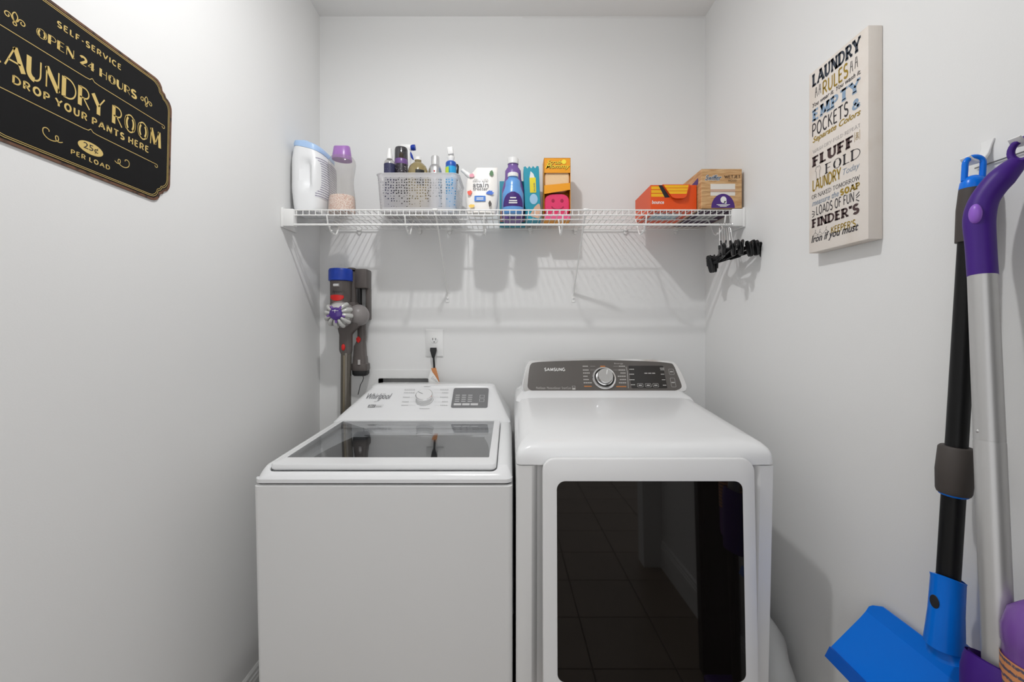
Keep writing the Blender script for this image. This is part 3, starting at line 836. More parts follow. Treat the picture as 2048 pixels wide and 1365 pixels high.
b.build('cap', mat('cap_purple', (.36, .17, .48), .3), bb_)
# --- perforated basket
KX0, KX1, KY0, KY1, KZ = -.534, -.203, 1.662, 1.875, 1.932
basket = thing('plastic_basket', 'translucent white perforated plastic basket full of cleaning bottles', 'basket', ((KX0 + KX1) / 2, (KY0 + KY1) / 2, Z0))
PERF = clear_mat('perforated_milky_plastic', (.95, .95, .96), .25, 1.3, .64, (.92, .90, .91), .45, holes=True)
MILK = clear_mat('milky_plastic', (.95, .95, .96), .25, 1.3, .72, (.90, .89, .90), .45)
def kr_(i, z, r):
    return ring(KX0 + i, KX1 - i, KY0 + i * .6, KY1 - i * .6, z, r, 6)
B().loft([kr_(.012, Z0 + .020, .026), kr_(.003, KZ - .018, .028)], False, False).build('perforated_wall', PERF, basket)
B().loft([kr_(.0165, Z0 + .001, .02), kr_(.0125, Z0 + .006, .025), kr_(.012, Z0 + .020, .026), kr_(.0135, Z0 + .020, .026), kr_(.018, Z0 + .003, .02)], True, True).build('bottom', MILK, basket)
B().loft([kr_(.003, KZ - .018, .028), kr_(.001, KZ - .004, .03), kr_(-.002, KZ - .002, .03), kr_(-.002, KZ, .03), kr_(.002, KZ, .029), kr_(.0045, KZ - .018, .027)], False, False).build('rim', MILK, basket)
ZB = Z0 + .004
# navy mist bottle
def bottle(name, label, cat, px, Y, base, parts, group=None):
    x = W(px, 0, Y).x
    t = thing(name, label, cat, (x, Y, base), group)
    for nm, m, pr, kw in parts:
        B().lathe(pr, (x, Y, base), kw.pop('n', 26), **kw).build(nm, m, t)
    return t, x
NAVY = mat('navy_label', (.028, .030, .085), .4, noise=(420, (.25, .25, .33), .62, .70))
CLEARB = clear_mat('clear_plastic', (.88, .87, .85), .05, 1.45, .12, (.8, .8, .78), .4)
hz = W(0, 297, 1.70).z - ZB
bottle('mist_bottle', 'slim mist bottle with navy label and white cap at basket\'s left', 'bottle', 779, 1.705, ZB, [
    ('body', CLEARB, [(.0205, 0), (.0215, .004), (.0215, hz - .060), (.019, hz - .052), (.012, hz - .044), (.010, hz - .040)], {}),
    ('label', NAVY, [(.0221, .02), (.0221, hz - .064)], dict(cap0=False, cap1=False)),
    ('cap', PLASTICW, [(.0115, hz - .042), (.0115, hz - .028), (.0085, hz - .020), (.0075, hz), (.006, hz + .001)], {})])
# purple hair-spray style can
hz = W(0, 294, 1.725).z - ZB
CANP = mat('can_dark_print', (.030, .026, .035), .35, noise=(150, (.42, .40, .44), .60, .64))
t, x = bottle('aerosol_can', 'dark aerosol can with purple band and smoky clear cap in basket', 'spray can', 802.5, 1.735, ZB, [
    ('body', CANP, [(.025, 0), (.027, .004), (.027, hz - .062), (.026, hz - .056)], {}),
    ('band', mat('can_purple', (.16, .08, .26), .3), [(.0272, hz - .072), (.0274, hz - .070), (.0274, hz - .054), (.026, hz - .050)], dict(cap0=False)),
    ('smoky_cap', clear_mat('smoky_plastic', (.30, .29, .31), .05, 1.5, .25, (.06, .06, .07), .2), [(.0270, hz - .050), (.0265, hz - .010), (.024, hz - .002), (.016, hz + .001)], {}),
    ('nozzle', mat('nozzle_amber', (.55, .32, .03), .4), [(.010, hz - .050), (.009, hz - .026), (.006, hz - .020)], {})])
# trigger sprayer
tx, ty = W(817, 0, 1.815).x, 1.815
trig = thing('trigger_sprayer', 'spray bottle with blue trigger nozzle standing at back of basket', 'spray bottle', (tx, ty, ZB))
BLUEP = mat('royal_blue_plastic', (.012, .045, .36), .3)
hz = W(0, 290, ty).z
B().lathe([(.033, 0), (.035, .005), (.035, .12), (.030, .15), (.016, .19), (.013, .20)], (tx, ty, ZB), 24, sy=.7).build('body', mat('sprayer_blue', (.02, .20, .50), .35), trig)
B().lathe([(.015, .195), (.015, .225), (.011, .23), (.011, hz - ZB - .02)], (tx, ty, ZB), 18).build('collar', PLASTICW, trig)
b = B().box(tx - .035, tx + .012, ty - .012, ty + .012, hz - .026, hz, .006, 2); b.build('head', PLASTICW, trig)
nz = B().tube([(tx + .010, ty, hz - .013), (tx + .020, ty, hz - .012), (tx + .030, ty, hz - .011)], [.010, .013, .012], 14).build('nozzle', BLUEP, trig)
B().tube([(tx - .004, ty, hz - .024), (tx + .004, ty, hz - .034), (tx + .014, ty, hz - .050), (tx + .021, ty, hz - .064)], [.009, .008, .006, .0025], 10).build('trigger', BLUEP, trig)
# amber soap bottle
hz = W(0, 315, 1.715).z - ZB
AMB = clear_mat('amber_liquid_bottle', (.62, .52, .27), .05, 1.4, .45, (.62, .53, .30), .4)
t, x = bottle('soap_bottle', 'round bottle of amber liquid with white cap in basket', 'bottle', 836, 1.718, ZB, [
    ('body', AMB, [(.039, 0), (.0415, .006), (.0415, hz - .075), (.040, hz - .055), (.034, hz - .038), (.020, hz - .024), (.0135, hz - .020), (.0135, hz - .010)], {}),
    ('cap', PLASTICW, [(.0138, hz - .012), (.0138, hz), (.012, hz + .001)], {})])
lf = (Vector((x, 1.718 - .0418, ZB)), Vector((1, 0, 0)), Vector((0, 0, 1)), Vector((0, -1, 0)))
lb = B()
for j in range(13):
    pass
arcs = [(R(-75 + 60 * k / 10 - 15), 0) for k in range(11)]
rows = [[Vector((x + .0419 * math.cos(R(-92 + 50 * k / 10)), 1.718 + .0419 * math.sin(R(-92 + 50 * k / 10)), ZB + h)) for k in range(11)] for h in (hz - .125, hz - .062)]
lb.loft(rows, False, False, closed=False); lbl = lb.build('label', mat('label_black', (.012, .012, .012), .5), t)
# silver can
hz = W(0, 313, 1.72).z - ZB
SILV = mat('silver_can', (.62, .62, .63), .28, metal=.85)
t, x = bottle('silver_spray_can', 'silver aerosol can with tall round cap in basket', 'spray can', 870.5, 1.722, ZB, [
    ('body', SILV, [(.026, 0), (.028, .004), (.028, hz - .066), (.026, hz - .052), (.021, hz - .040), (.0165, hz - .036)], {}),
    ('cap', mat('silver_cap', (.70, .70, .70), .3, metal=.7), [(.0168, hz - .037), (.0165, hz - .004), (.0145, hz)], {})])
dsk = [Vector((x + .0015 + .0035 * math.cos(k * math.pi / 5), 1.722 - .0285, ZB + hz - .069 + .0035 * math.sin(k * math.pi / 5))) for k in range(10)]
B().loft([[p + Vector((0, .001, 0)) for p in dsk], dsk]).build('red_mark', mat('print_red', (.55, .03, .03), .5), t)
# cyan bottle
hz = W(0, 296, 1.705).z - ZB
CYANL = mat('cyan_label', (.02, .36, .72), .4)
t, x = bottle('flip_spray_bottle', 'small cyan bottle with blue collar and white tilted nozzle in basket', 'bottle', 902, 1.714, ZB, [
    ('body', CYANL, [(.020, 0), (.0215, .004), (.0215, hz - .078), (.0215, hz - .074)], {}),
    ('collar', mat('deep_blue', (.015, .09, .42), .35), [(.0217, hz - .076), (.0217, hz - .060), (.019, hz - .055), (.010, hz - .050)], {}),
    ('neck', PLASTICW, [(.012, hz - .052), (.013, hz - .044), (.015, hz - .034), (.011, hz - .024)], {})])
Mx = Matrix.Translation((x - .001, 1.706, ZB + hz - .012)) @ Matrix.Rotation(R(-8), 4, 'Y')
B().box(-.011, .011, -.012, .012, -.017, .013, .003, 2, M=Mx).build('nozzle', PLASTICW, t)
rows = [[Vector((x + .0219 * math.cos(a), 1.708 + .0219 * math.sin(a), ZB + h)) for a in [R(-165 + 60 * k / 8) for k in range(9)]] for h in (hz - .112, hz - .082)]
B().loft(rows, False, False, closed=False).build('green_patch', mat('lime_print', (.50, .66, .06), .5), t)
# black brush handle
hx, hy = W(918.5, 0, 1.80).x - .004, 1.80
hzt = W(0, 329, 1.80).z
bh = thing('brush', 'black handle of a brush leaning at the basket\'s right end', 'brush', (hx - .02, hy, ZB))
B().tube([(hx - .024, hy + .01, ZB + .045), (hx - .014, hy, ZB + .12), (hx - .007, hy, hzt - .035), (hx - .005, hy, hzt - .008), (hx - .005, hy, hzt)], [.008, .008, .0085, .008, .004], 12).build('handle', BLACK, bh)
B().box(hx - .040, hx - .014, hy - .018, hy + .028, ZB + .012, ZB + .05, .004, 2).build('head', BLACK, bh)
B().box(hx - .038, hx - .016, hy - .016, hy + .026, ZB, ZB + .014, 0).build('bristles', mat('bristle_grey', (.35, .35, .35), .8), bh)
# crumpled cloths
def cloth(name, label, c, h, col):
    t = B().ball(c, *h, n=30, m=18)
    rg = random.Random(name + label)
    ph = [rg.uniform(0, 6) for _ in range(6)]
    for v in t.v:
        d = v - Vector(c)
        k = 1 + .11 * math.sin(d.x * 170 + ph[0] + d.z * 60) + .09 * math.sin(d.z * 190 + ph[1] + d.y * 90) + .06 * math.sin(d.x * 310 + d.z * 240 + ph[2])
        v.xyz = Vector(c) + d * k * .84
        v.z = max(v.z, ZB + .0005)
    o = t.build(name, mat(name + '_fabric_' + str(col), col, .9), origin=(c[0], c[1], ZB))
    return tag(o, label, 'cloth')
cloth('cleaning_cloth', 'crumpled salmon pink cloth low in basket\'s left corner', (-.484, 1.752, ZB + .046), (.028, .022, .052), (.80, .28, .20))
cloth('cleaning_cloth', 'crumpled white cloth at back left of basket behind navy bottle', (-.487, 1.815, ZB + .072), (.030, .030, .086), (.80, .81, .82))

# --- stain treater pouch
PX0, PX1, PY = W(929, 0, 1.69).x, W(997, 0, 1.69).x, 1.705
pouch = thing('stain_treater_pouch', 'white stand-up refill pouch with colourful splash print and corner spout', 'pouch', ((PX0 + PX1) / 2, PY, Z0))
pc, ph, pz = (PX0 + PX1) / 2, (PX1 - PX0) / 2, W(0, 333, 1.69).z
PWH = mat('pouch_white', (.86, .83, .79), .3)
rings = []
for i in range(15):
    t = i / 14
    dep = .034 * (1 - t ** 1.6) + .0012
    wd = ph * (.86 + .10 * math.sin(math.pi * min(1, t * 1.2)) + .04 * t)
    rings.append([p + Vector((0, 0, (.0 if t < 1 else 0))) for p in sup(pc + .003 * t, PY, wd, dep, Z0 + (pz - Z0) * t, e=2.4, n=40)])
b = B().loft(rings)
for v in b.v:
    t = (v.z - Z0) / (pz - Z0)
    if t > .7 and v.x < pc - .02:
        v.z -= (t - .7) * .12 * min(1, (pc - .02 - v.x) / .03)
body = b.build('body', PWH, pouch)
sp = Vector((pc - ph + .024, PY, pz - .038))
B().tube([sp, sp + Vector((-.020, 0, .016)), sp + Vector((-.0205, 0, .0165)), sp + Vector((-.036, 0, .029))], [.011, .009, .0075, .0075], 14).build('spout', PLASTICW, pouch)
def pfront(z):
    t = (z - Z0) / (pz - Z0)
    return PY - (.034 * (1 - t ** 1.6) + .0012) - .0012
PFy0, PFy1 = pfront(Z0 + .03), pfront(pz - .03)
pfv = Vector((0, PFy1 - PFy0, (pz - .03) - (Z0 + .03))).normalized()
PF = (Vector((pc, PFy0 - .002, Z0 + .03)), Vector((1, 0, 0)), pfv, Vector((0, -pfv.z, pfv.y)))
def pbox(x0, y0, x1, y1):
    return cbox(PF, 0, 0, x0, y0, x1, y1)
p = B()
put(p, font_text('stain', 0, .012), PF, *pbox(946, 365.5, 977, 375), eps=.0015)
put(p, font_text('treater', 0, .012), PF, *pbox(946, 375.5, 976, 381), eps=.0015)
put(p, font_text('messy eater', 0, .006), PF, *pbox(946, 361, 977, 366), eps=.0015)
put(p, font_text("miss mouth's", 0, 0), PF, *pbox(948, 357, 976, 360.5), eps=.0015)
p.build('lettering', PRINTG, body, smooth=False)
def splat(cx_, cy_, rx, ry, col, seed, nm='splash'):
    a = coords(PF, cx_, cy_); rg = random.Random(seed); s_ = 1.69 / F
    pts = [(a[0] + rx * s_ * math.cos(k * .4487) * rg.uniform(.7, 1.2), a[1] + ry * s_ * math.sin(k * .4487) * rg.uniform(.7, 1.2)) for k in range(14)]
    q = B(); fill(q, cubic(pts, 3), PF, .0013)
    q.build(nm, mat('splash_%d' % seed, col, .5), body, smooth=False)
splat(939.5, 386, 5, 5.5, (.75, .07, .03), 1); splat(980, 386, 7, 5, (.02, .12, .55), 2); splat(944, 351.5, 5, 4.5, (.72, .28, .36), 3)
splat(983, 346.5, 4.5, 6, (.05, .16, .05), 4); splat(943, 413, 6, 4, (.80, .52, .08), 5); splat(980, 408, 3, 6, (.03, .02, .015), 6)
a = pbox(949, 392, 971, 403)
q = B(); fill(q, cubic(rrect(a[0], a[1], a[2], a[3], .004, 1), 3), PF, .0013); q.build('blue_badge', mat('badge_blue', (.03, .17, .55), .5), body, smooth=False)
p = B(); put(p, font_text('pet & kid', .15, .01), PF, a[0] + .005, a[1] - .005, a[2] + .006, a[3] - .006, eps=.0017) if False else None
for k in range(2):
    fill(p, [(a[0] + .008, a[2] + .006 + k * .006), (a[1] - .008, a[2] + .007 + k * .006), (a[1] - .008, a[2] + .010 + k * .006), (a[0] + .008, a[2] + .009 + k * .006)], PF, .0017)
p.build('badge_print', PRINTW, body, smooth=False)

# --- floor cleaner bottles (purple behind, blue in front)
def cleaner(name, label, px, Y, htop, wpx, m_body, m_lab, lab, tint_neck):
    x = W(px, 0, Y).x; h = W(0, htop, Y).z - Z0; r = wpx / 2 * Y / F
    t = thing(name, label, 'bottle', (x, Y, Z0))
    pr = [(r * .80, 0), (r * .95, .006), (r, .02), (r, h * .40), (r * .985, h * .50), (r * .80, h * .62), (r * .72, h * .68), (r * .70, h * .80), (r * .55, h * .84), (r * .46, h * .86), (r * .46, h * .91)]
    bo = B().lathe(pr, (x, Y, Z0), 32, sy=.72).build('body', m_body, t)
    B().lathe([(r * .50, h * .905), (r * .50, h * .985), (r * .44, h)], (x, Y, Z0), 22, sy=.9).build('cap', PLASTICW, t)
    z0_, z1_ = lab
    rows = []
    for j in range(9):
        tt = j / 8; z = h * (z0_ + (z1_ - z0_) * tt); hw = 62 * math.sqrt(max(0.02, 1 - tt ** 2))
        rows.append([Vector((x + (r + .0008) * math.cos(R(-90 + hw * (2 * k / 12 - 1))), Y + (r + .0008) * .72 * math.sin(R(-90 + hw * (2 * k / 12 - 1))), Z0 + z)) for k in range(13)])
    lb = B().loft(rows, False, False, closed=False).build('label', m_lab, t)
    return t, lb, x, r, h
PURL = mat('purple_liquid', (.20, .11, .36), .25); BLUL = mat('blue_liquid', (.13, .33, .68), .22)
LABP = mat('label_violet', (.055, .018, .17), .4)
cleaner('floor_cleaner_bottle', 'tall purple floor cleaner bottle with white cap behind the blue bottle', 1026, 1.825, 317, 45, PURL, LABP, (.25, .55), 0)
t, lb, x, r, h = cleaner('floor_cleaner_bottle', 'short blue floor cleaner bottle with white cap in front of purple bottle', 1026, 1.705, 347, 43, BLUL, LABP, (.16, .50), 0)
q = B()
for (a0_, a1_, z) in ((-.012, .012, .34), (-.016, .016, .27), (-.017, .017, .22)):
    q.box(x + a0_, x + a1_, 1.705 - r * .72 - .0022, 1.705 - r * .72 - .001, Z0 + h * z, Z0 + h * z + .0045)
q.build('label_print', PRINTW, lb, smooth=False)
# --- cartons
def carton(name, label, c, w, d, h, m, rz=0.0, roll=0.0, cat='box'):
    t = thing(name, label, cat, (c[0], c[1], Z0))
    M = Matrix.Translation((c[0], c[1], Z0)) @ Matrix.Rotation(rz, 4, 'Z') @ Matrix.Rotation(roll, 4, 'Y')
    bo = B().box(-w / 2, w / 2, 0, d, 0, h, .0012, 1, M=M).build('carton', m, t, smooth=False)
    fr = (M @ Vector((0, 0, 0)), (M.to_3x3() @ Vector((1, 0, 0))), (M.to_3x3() @ Vector((0, 0, 1))), (M.to_3x3() @ Vector((0, -1, 0))))
    return t, bo, fr, M
TEAL = mat('carton_teal', (.015, .32, .44), .4)
ex0, ex1, eY = W(1051, 0, 1.80).x, W(1082, 0, 1.80).x, 1.80
eh = W(0, 334, 1.80).z - Z0
t, bo, fr, M = carton('eraser_box', 'narrow teal cleaning-pad carton with torn top beside orange sponge box', ((ex0 + ex1) / 2, eY), ex1 - ex0, .062, eh - .006, TEAL, roll=R(-2.2))
w_ = ex1 - ex0
b = B()
pts = [(-w_ / 2 + .0015, eh - .008)] + [(-w_ / 2 + w_ * k / 8, eh + (.004 if k % 2 else -.006) * (1 if k not in (0, 8) else 0)) for k in range(0, 9)] + [(w_ / 2 - .0015, eh - .008)]
b.prism(pts, (fr[0], fr[1], fr[2], fr[3]), -.0025, -.0005); b.build('torn_flap', TEAL, t, smooth=False)
b = B(); fill(b, rrect(-w_ * .14, w_ * .26, eh * .52, eh * .80, .002, 2), fr, .0012); yl = b.build('yellow_panel', mat('carton_yellow', (.85, .70, .02), .5), bo, smooth=False)
b = B()
vt = (fr[0], fr[2], -fr[1], fr[3])
put(b, font_text('extra durable', 0, .01), vt, eh * .54, eh * .70, -w_ * .20, -w_ * .08, eps=.0016)
b.build('lettering', PRINTG, yl, smooth=False)
b = B(); fill(b, [(-w_ * .14, eh * .80), (w_ * .20, eh * .80), (w_ * .12, eh * .87), (-w_ * .05, eh * .92)], fr, .0012); b.build('white_pad_print', PRINTW, bo, smooth=False)
b = B(); fill(b, arc(w_ * .08, eh * .40, w_ * .26, w_ * .34, 0, 345, 16), fr, .0012); b.build('pale_blue_print', mat('print_pale_blue', (.38, .60, .80), .5), bo, smooth=False)
b = B(); fill(b, cubic([(-.012, eh * .10), (.0, eh * .20), (.012, eh * .27), (.030, eh * .30), (.031, eh * .06), (.012, eh * .05)], 3), fr, .0012); b.build('hand_print', mat('print_skin', (.72, .44, .30), .5), bo, smooth=False)
# carton hidden behind the cleaner bottles
t, bo, fr, M = carton('pad_refill_box', 'teal and peach printed carton mostly hidden behind the floor cleaner bottles', ((W(998, 0, 1.872).x + W(1052, 0, 1.872).x) / 2, 1.872), .115, .055, .195, TEAL)
b = B(); fill(b, [(-.055, .012), (.055, .012), (.055, .11), (-.055, .06)], fr, .001); b.build('peach_print', mat('print_peach', (.80, .42, .28), .5), bo, smooth=False)
# orange sponge carton with open windows
ORG_ = mat('carton_orange', (.90, .36, .012), .45)
sx0, sx1, sY = W(1088, 0, 1.79).x, W(1141, 0, 1.79).x, 1.79
sh = W(0, 316, 1.79).z - Z0; sw = sx1 - sx0; sc_ = (sx0 + sx1) / 2; sd = .075
spb = thing('sponge_box', 'tall orange window carton holding two round scrubbing sponges', 'box', (sc_, sY + sd / 2, Z0))
wz = [(.0, .115), (.115, .42), (.56, .755), (1, 1)]
b = B()
hx_ = sw / 2
b.box(sc_ - hx_, sc_ + hx_, sY + sd - .001, sY + sd, Z0, Z0 + sh); b.box(sc_ - hx_, sc_ + hx_, sY, sY + sd, Z0 + sh - .001, Z0 + sh); b.box(sc_ - hx_, sc_ + hx_, sY, sY + sd, Z0, Z0 + .001)
b.box(sc_ - hx_, sc_ - hx_ + .001, sY, sY + sd, Z0, Z0 + sh); b.box(sc_ + hx_ - .001, sc_ + hx_, sY, sY + sd, Z0, Z0 + sh)
b.box(sc_ - hx_, sc_ + hx_, sY, sY + .001, Z0 + sh * .76, Z0 + sh)
b.prism([(-hx_, sh * .42), (hx_, sh * .49), (hx_, sh * .60), (-hx_, sh * .56)], (Vector((sc_, sY, Z0)), Vector((1, 0, 0)), Vector((0, 0, 1)), Vector((0, -1, 0))), -.001, 0)
sbx = b.build('carton', ORG_, spb, smooth=False)
B().box(sc_ - hx_, sc_ + hx_, sY, sY + .001, Z0, Z0 + sh * .10).build('lower_panel', mat('carton_pink', (.82, .10, .25), .45), spb, smooth=False)
SFR = (Vector((sc_, sY, Z0)), Vector((1, 0, 0)), Vector((0, 0, 1)), Vector((0, -1, 0)))
def sponge(zc, m, face, label):
    t = thing('scrub_sponge', label, 'sponge', (sc_, sY + .04, zc - .048))
    rx, rz = hx_ - .003, .050
    rings = []
    for d, k in ((.008, .93), (.012, 1), (.045, 1), (.050, .95)):
        rings.append([Vector((sc_ + rx * k * math.copysign(abs(math.cos(q * math.pi / 20)) ** .6, math.cos(q * math.pi / 20)), sY + d, zc + rz * k * math.copysign(abs(math.sin(q * math.pi / 20)) ** .6, math.sin(q * math.pi / 20)))) for q in range(40)])
    bo = B().loft(rings).build('pad', m, t, bev=0)
    if face:
        dk = mat('sponge_hole_pink', (.42, .03, .08), .9)
        for s_ in (-1, 1):
            B().lathe([(.007, 0), (.0065, .0012)], (sc_ + s_ * .019 + .002, sY + .0079, zc + .020), 16, axis=(0, -1, 0), sy=1.15).build('eye_hole', dk, bo)
        q = B(); lay(q, [arc(.002, zc - Z0 + .004, .028, .022, 205, 335, 14)], (SFR[0] + Vector((0, .0079, 0)), SFR[1], SFR[2], SFR[3]), .005, .0012); q.build('smile_slot', dk, bo, smooth=False)
    return t
sponge(Z0 + .065, mat('sponge_pink', (.80, .06, .17), .9, bump=(220, .8)), True, 'pink round scrubbing sponge in lower window of orange carton')
sponge(Z0 + sh * .66, mat('sponge_cream', (.88, .62, .36), .9, bump=(220, .8)), False, 'cream round scrubbing sponge in upper window of orange carton')
b = B()
put(b, font_text('Scrub', .2, .018), SFR, -.045, .017, sh * .895, sh * .958, eps=.0012, slant=.004); put(b, font_text('Mommy', .2, .018), SFR, -.050, .052, sh * .805, sh * .893, eps=.0012, slant=.004)
b.build('lettering_shadow', mat('print_dark_brown', (.10, .03, .01), .5), sbx, smooth=False)
b = B()
put(b, font_text('Scrub', .2, .004), SFR, -.046, .016, sh * .900, sh * .962, eps=.0018, slant=.004); put(b, font_text('Mommy', .2, .004), SFR, -.051, .051, sh * .811, sh * .898, eps=.0018, slant=.004)
b.build('lettering', mat('print_yellow', (.98, .80, .06), .5), sbx, smooth=False)
b = B(); fill(b, arc(.028, sh * .935, .010, .010, 0, 345, 14), SFR, .0016); b.build('sun_mark', MATS['print_yellow'], sbx, smooth=False)

# --- orange dryer sheet box, front flap ajar
oX0, oX1, oY0, oY1 = W(1301, 0, 1.645).x, W(1393.5, 0, 1.645).x, 1.645, 1.845
oh = W(0, 371, 1.65).z - Z0
osb = thing('dryer_sheet_box', 'open orange dryer sheet carton with yellow stripes lying on the shelf', 'box', ((oX0 + oX1) / 2, 1.75, Z0))
OR = mat('carton_red_orange', (.80, .085, .008), .4)
OF = (Vector((oX0, oY0, Z0)), Vector((1, 0, 0)), Vector((0, 0, 1)), Vector((0, -1, 0))); ow = oX1 - oX0
ob = B().box(oX0, oX1, oY0, oY1, Z0, Z0 + oh, .0012, 1).build('carton', OR, osb, smooth=False)
cut = B(); fill(cut, [(ow * .17, oh * .985), (ow * .25, oh * .985), (ow * .42, oh * .52), (ow * .31, oh * .50)], OF, .0006); cut.build('opening', PRINTK, ob, smooth=False)
b = B()
for k in range(3):
    z = oh * (.83 - k * .145); e = .22 + .045 * k
    fill(b, [(ow * .015, z), (ow * (e + .02), z), (ow * (e - .02), z + oh * .115), (ow * .015, z + oh * .115)], OF, .0005)
b.build('yellow_stripe', mat('carton_amber', (.88, .46, .01), .45), ob, smooth=False)
# flap, tipped a little forward
fv = Vector((0, -.16, .98)).normalized()
FF = (Vector((oX0, oY0 + .012, Z0 + oh * .40)), Vector((1, 0, 0)), fv, Vector((0, -fv.z, fv.y)))
FF = (Vector((oX0, oY0 - .003, Z0 + oh * .40)), Vector((1, 0, 0)), Vector((0, .0, 1)), Vector((0, -1, 0)))
b = B().prism([(ow * .25, oh * .60), (ow * .44, oh * .08), (ow * .52, oh * .03), (ow * .68, oh * .04), (ow * .74, oh * .10), (ow * .84, oh * .60)], FF, -.002, .003)
for v in b.v:
    v.y -= .010 * max(0, 1 - (v.z - FF[0].z) / (oh * .6))
fl = b.build('flap', OR, osb, smooth=False)
b = B()
for k in range(3):
    z = oh * (.465 - k * .125)
    fill(b, [(ow * (.31 + .04 * k), z), (ow * (.79 - .02 * k), z), (ow * (.81 - .02 * k), z + oh * .105), (ow * (.275 + .04 * k), z + oh * .105)], FF, .0035)
for v in b.v:
    v.y -= .010 * max(0, 1 - (v.z - FF[0].z) / (oh * .6))
b.build('yellow_stripe', MATS['carton_amber'], fl, smooth=False)
b = B(); put(b, font_text('bounce', .12, .02), OF, ow * .03, ow * .29, oh * .26, oh * .40, eps=.0008); b.build('lettering', PRINTW, ob, smooth=False)
UF = lambda x, y, z: (Vector((x, y, z)), Vector((1, 0, 0)), Vector((0, 1, 0)), Vector((0, 0, -1)))
b = B(); fill(b, rrect(ow * .15, ow * .8, .04, .15, .01, 3), UF(oX0, oY0, Z0), .0004); b.build('underside_print', mat('print_soft_blue', (.25, .38, .50), .5, noise=(40, (.65, .72, .75), .4, .6)), ob, smooth=False)

# --- wood-print mop pad box, overhanging the front of the shelf a little
qX0, qX1, qY0, qY1 = W(1403, 0, 1.612).x, W(1484, 0, 1.612).x, 1.612, 1.90
qh = W(0, 338, 1.612).z - Z0
WD = wood_mat('carton_wood_print', (.50, .27, .11), (.68, .44, .22))
QF = (Vector((qX0, qY0, Z0)), Vector((1, 0, 0)), Vector((0, 0, 1)), Vector((0, -1, 0))); qw = qX1 - qX0
mpb = thing('mop_pad_box', 'wood-print mop pad carton with purple half circle at right end of shelf', 'box', ((qX0 + qX1) / 2, 1.74, Z0))
qb = B().box(qX0, qX1, qY0, qY1, Z0, Z0 + qh, .0012, 1).build('carton', WD, mpb, smooth=False)
VIO = mat('print_violet', (.07, .02, .20), .45)
b = B(); fill(b, arc(qw * .53, 0.0012, qw * .29, qh * .36, 0, 180, 20), QF, .0006); hc = b.build('half_circle', VIO, qb, smooth=False)
b = B(); fill(b, arc(qw * .54, qh * .215, qw * .075, qh * .085, 0, 340, 16), QF, .0010); fill(b, [(qw * .55, qh * .13), (qw * .61, qh * .11), (qw * .62, qh * .17), (qw * .56, qh * .18)], QF, .001)
for k in range(3):
    fill(b, [(qw * (.37 + .04 * k), qh * (.085 - .022 * k)), (qw * (.70 - .04 * k), qh * (.085 - .022 * k)), (qw * (.70 - .04 * k), qh * (.098 - .022 * k)), (qw * (.37 + .04 * k), qh * (.098 - .022 * k))], QF, .001)
b.build('half_circle_print', PRINTW, hc, smooth=False)
b = B(); fill(b, [(qw * .22, qh * .32), (qw * .83, qh * .32), (qw * .83, qh * .62), (qw * .22, qh * .62)], QF, .0004); wn = b.build('pale_window', mat('print_cream', (.78, .74, .68), .5), qb, smooth=False)
b = B(); fill(b, [(qw * .22, qh * .42), (qw * .83, qh * .42), (qw * .83, qh * .48), (qw * .22, qh * .48)], QF, .0007); b.build('tan_band', mat('print_tan', (.60, .40, .30), .5), wn, smooth=False)
b = B(); lay(b, [[(qw * .0, qh * .415), (qw, qh * .415)]], QF, .0009, .0008); b.build('flap_seam', mat('print_seam', (.30, .15, .06), .6), qb, smooth=False)
b = B(); put(b, font_text('Swiffer', .25, .012), QF, qw * .09, qw * .48, qh * .71, qh * .84, eps=.0012, slant=.002); b.build('lettering', mat('print_navy_green', (.03, .07, .14), .5), qb, smooth=False)
b = B(); put(b, font_text('Swiffer', .25, .05), QF, qw * .08, qw * .49, qh * .70, qh * .85, eps=.0007, slant=.002); b.build('lettering_halo', PRINTW, qb, smooth=False)
b = B(); put(b, stroke_text('WETJET', .16, .14), QF, qw * .56, qw * .96, qh * .76, qh * .84, eps=.0010); put(b, font_text('WOOD'), QF, qw * .65, qw * .87, qh * .675, qh * .725, eps=.001); b.build('title_lettering', mat('print_dark_wood', (.06, .03, .015), .5), qb, smooth=False)
b = B(); fill(b, [(.05, .0012), (.14, .0012), (.13, qh * .22), (.10, qh * .30), (.07, qh * .28)], (Vector((qX0, qY1, Z0)), Vector((0, -1, 0)), Vector((0, 0, 1)), Vector((-1, 0, 0))), .0006)
b.build('side_print', VIO, qb, smooth=False)
b = B(); fill(b, [(.20, qh * .62), (.26, qh * .68), (.26, qh * .84), (.20, qh * .78)], (Vector((qX0, qY1, Z0)), Vector((0, -1, 0)), Vector((0, 0, 1)), Vector((-1, 0, 0))), .0006); b.build('side_badge', VIO, qb, smooth=False)
b = B(); fill(b, [(.004, .012), (qw - .004, .012), (qw - .004, .29), (.004, .29)], UF(qX0, qY0, Z0), .0004); us = b.build('underside_print', mat('print_plum', (.045, .016, .05), .5), qb, smooth=False)
b = B(); fill(b, rrect(qw * .25, qw * .75, .10, .19, .01, 3), UF(qX0, qY0, Z0), .0008); b.build('underside_patch', mat('print_mid_grey', (.35, .35, .36), .5), us, smooth=False)

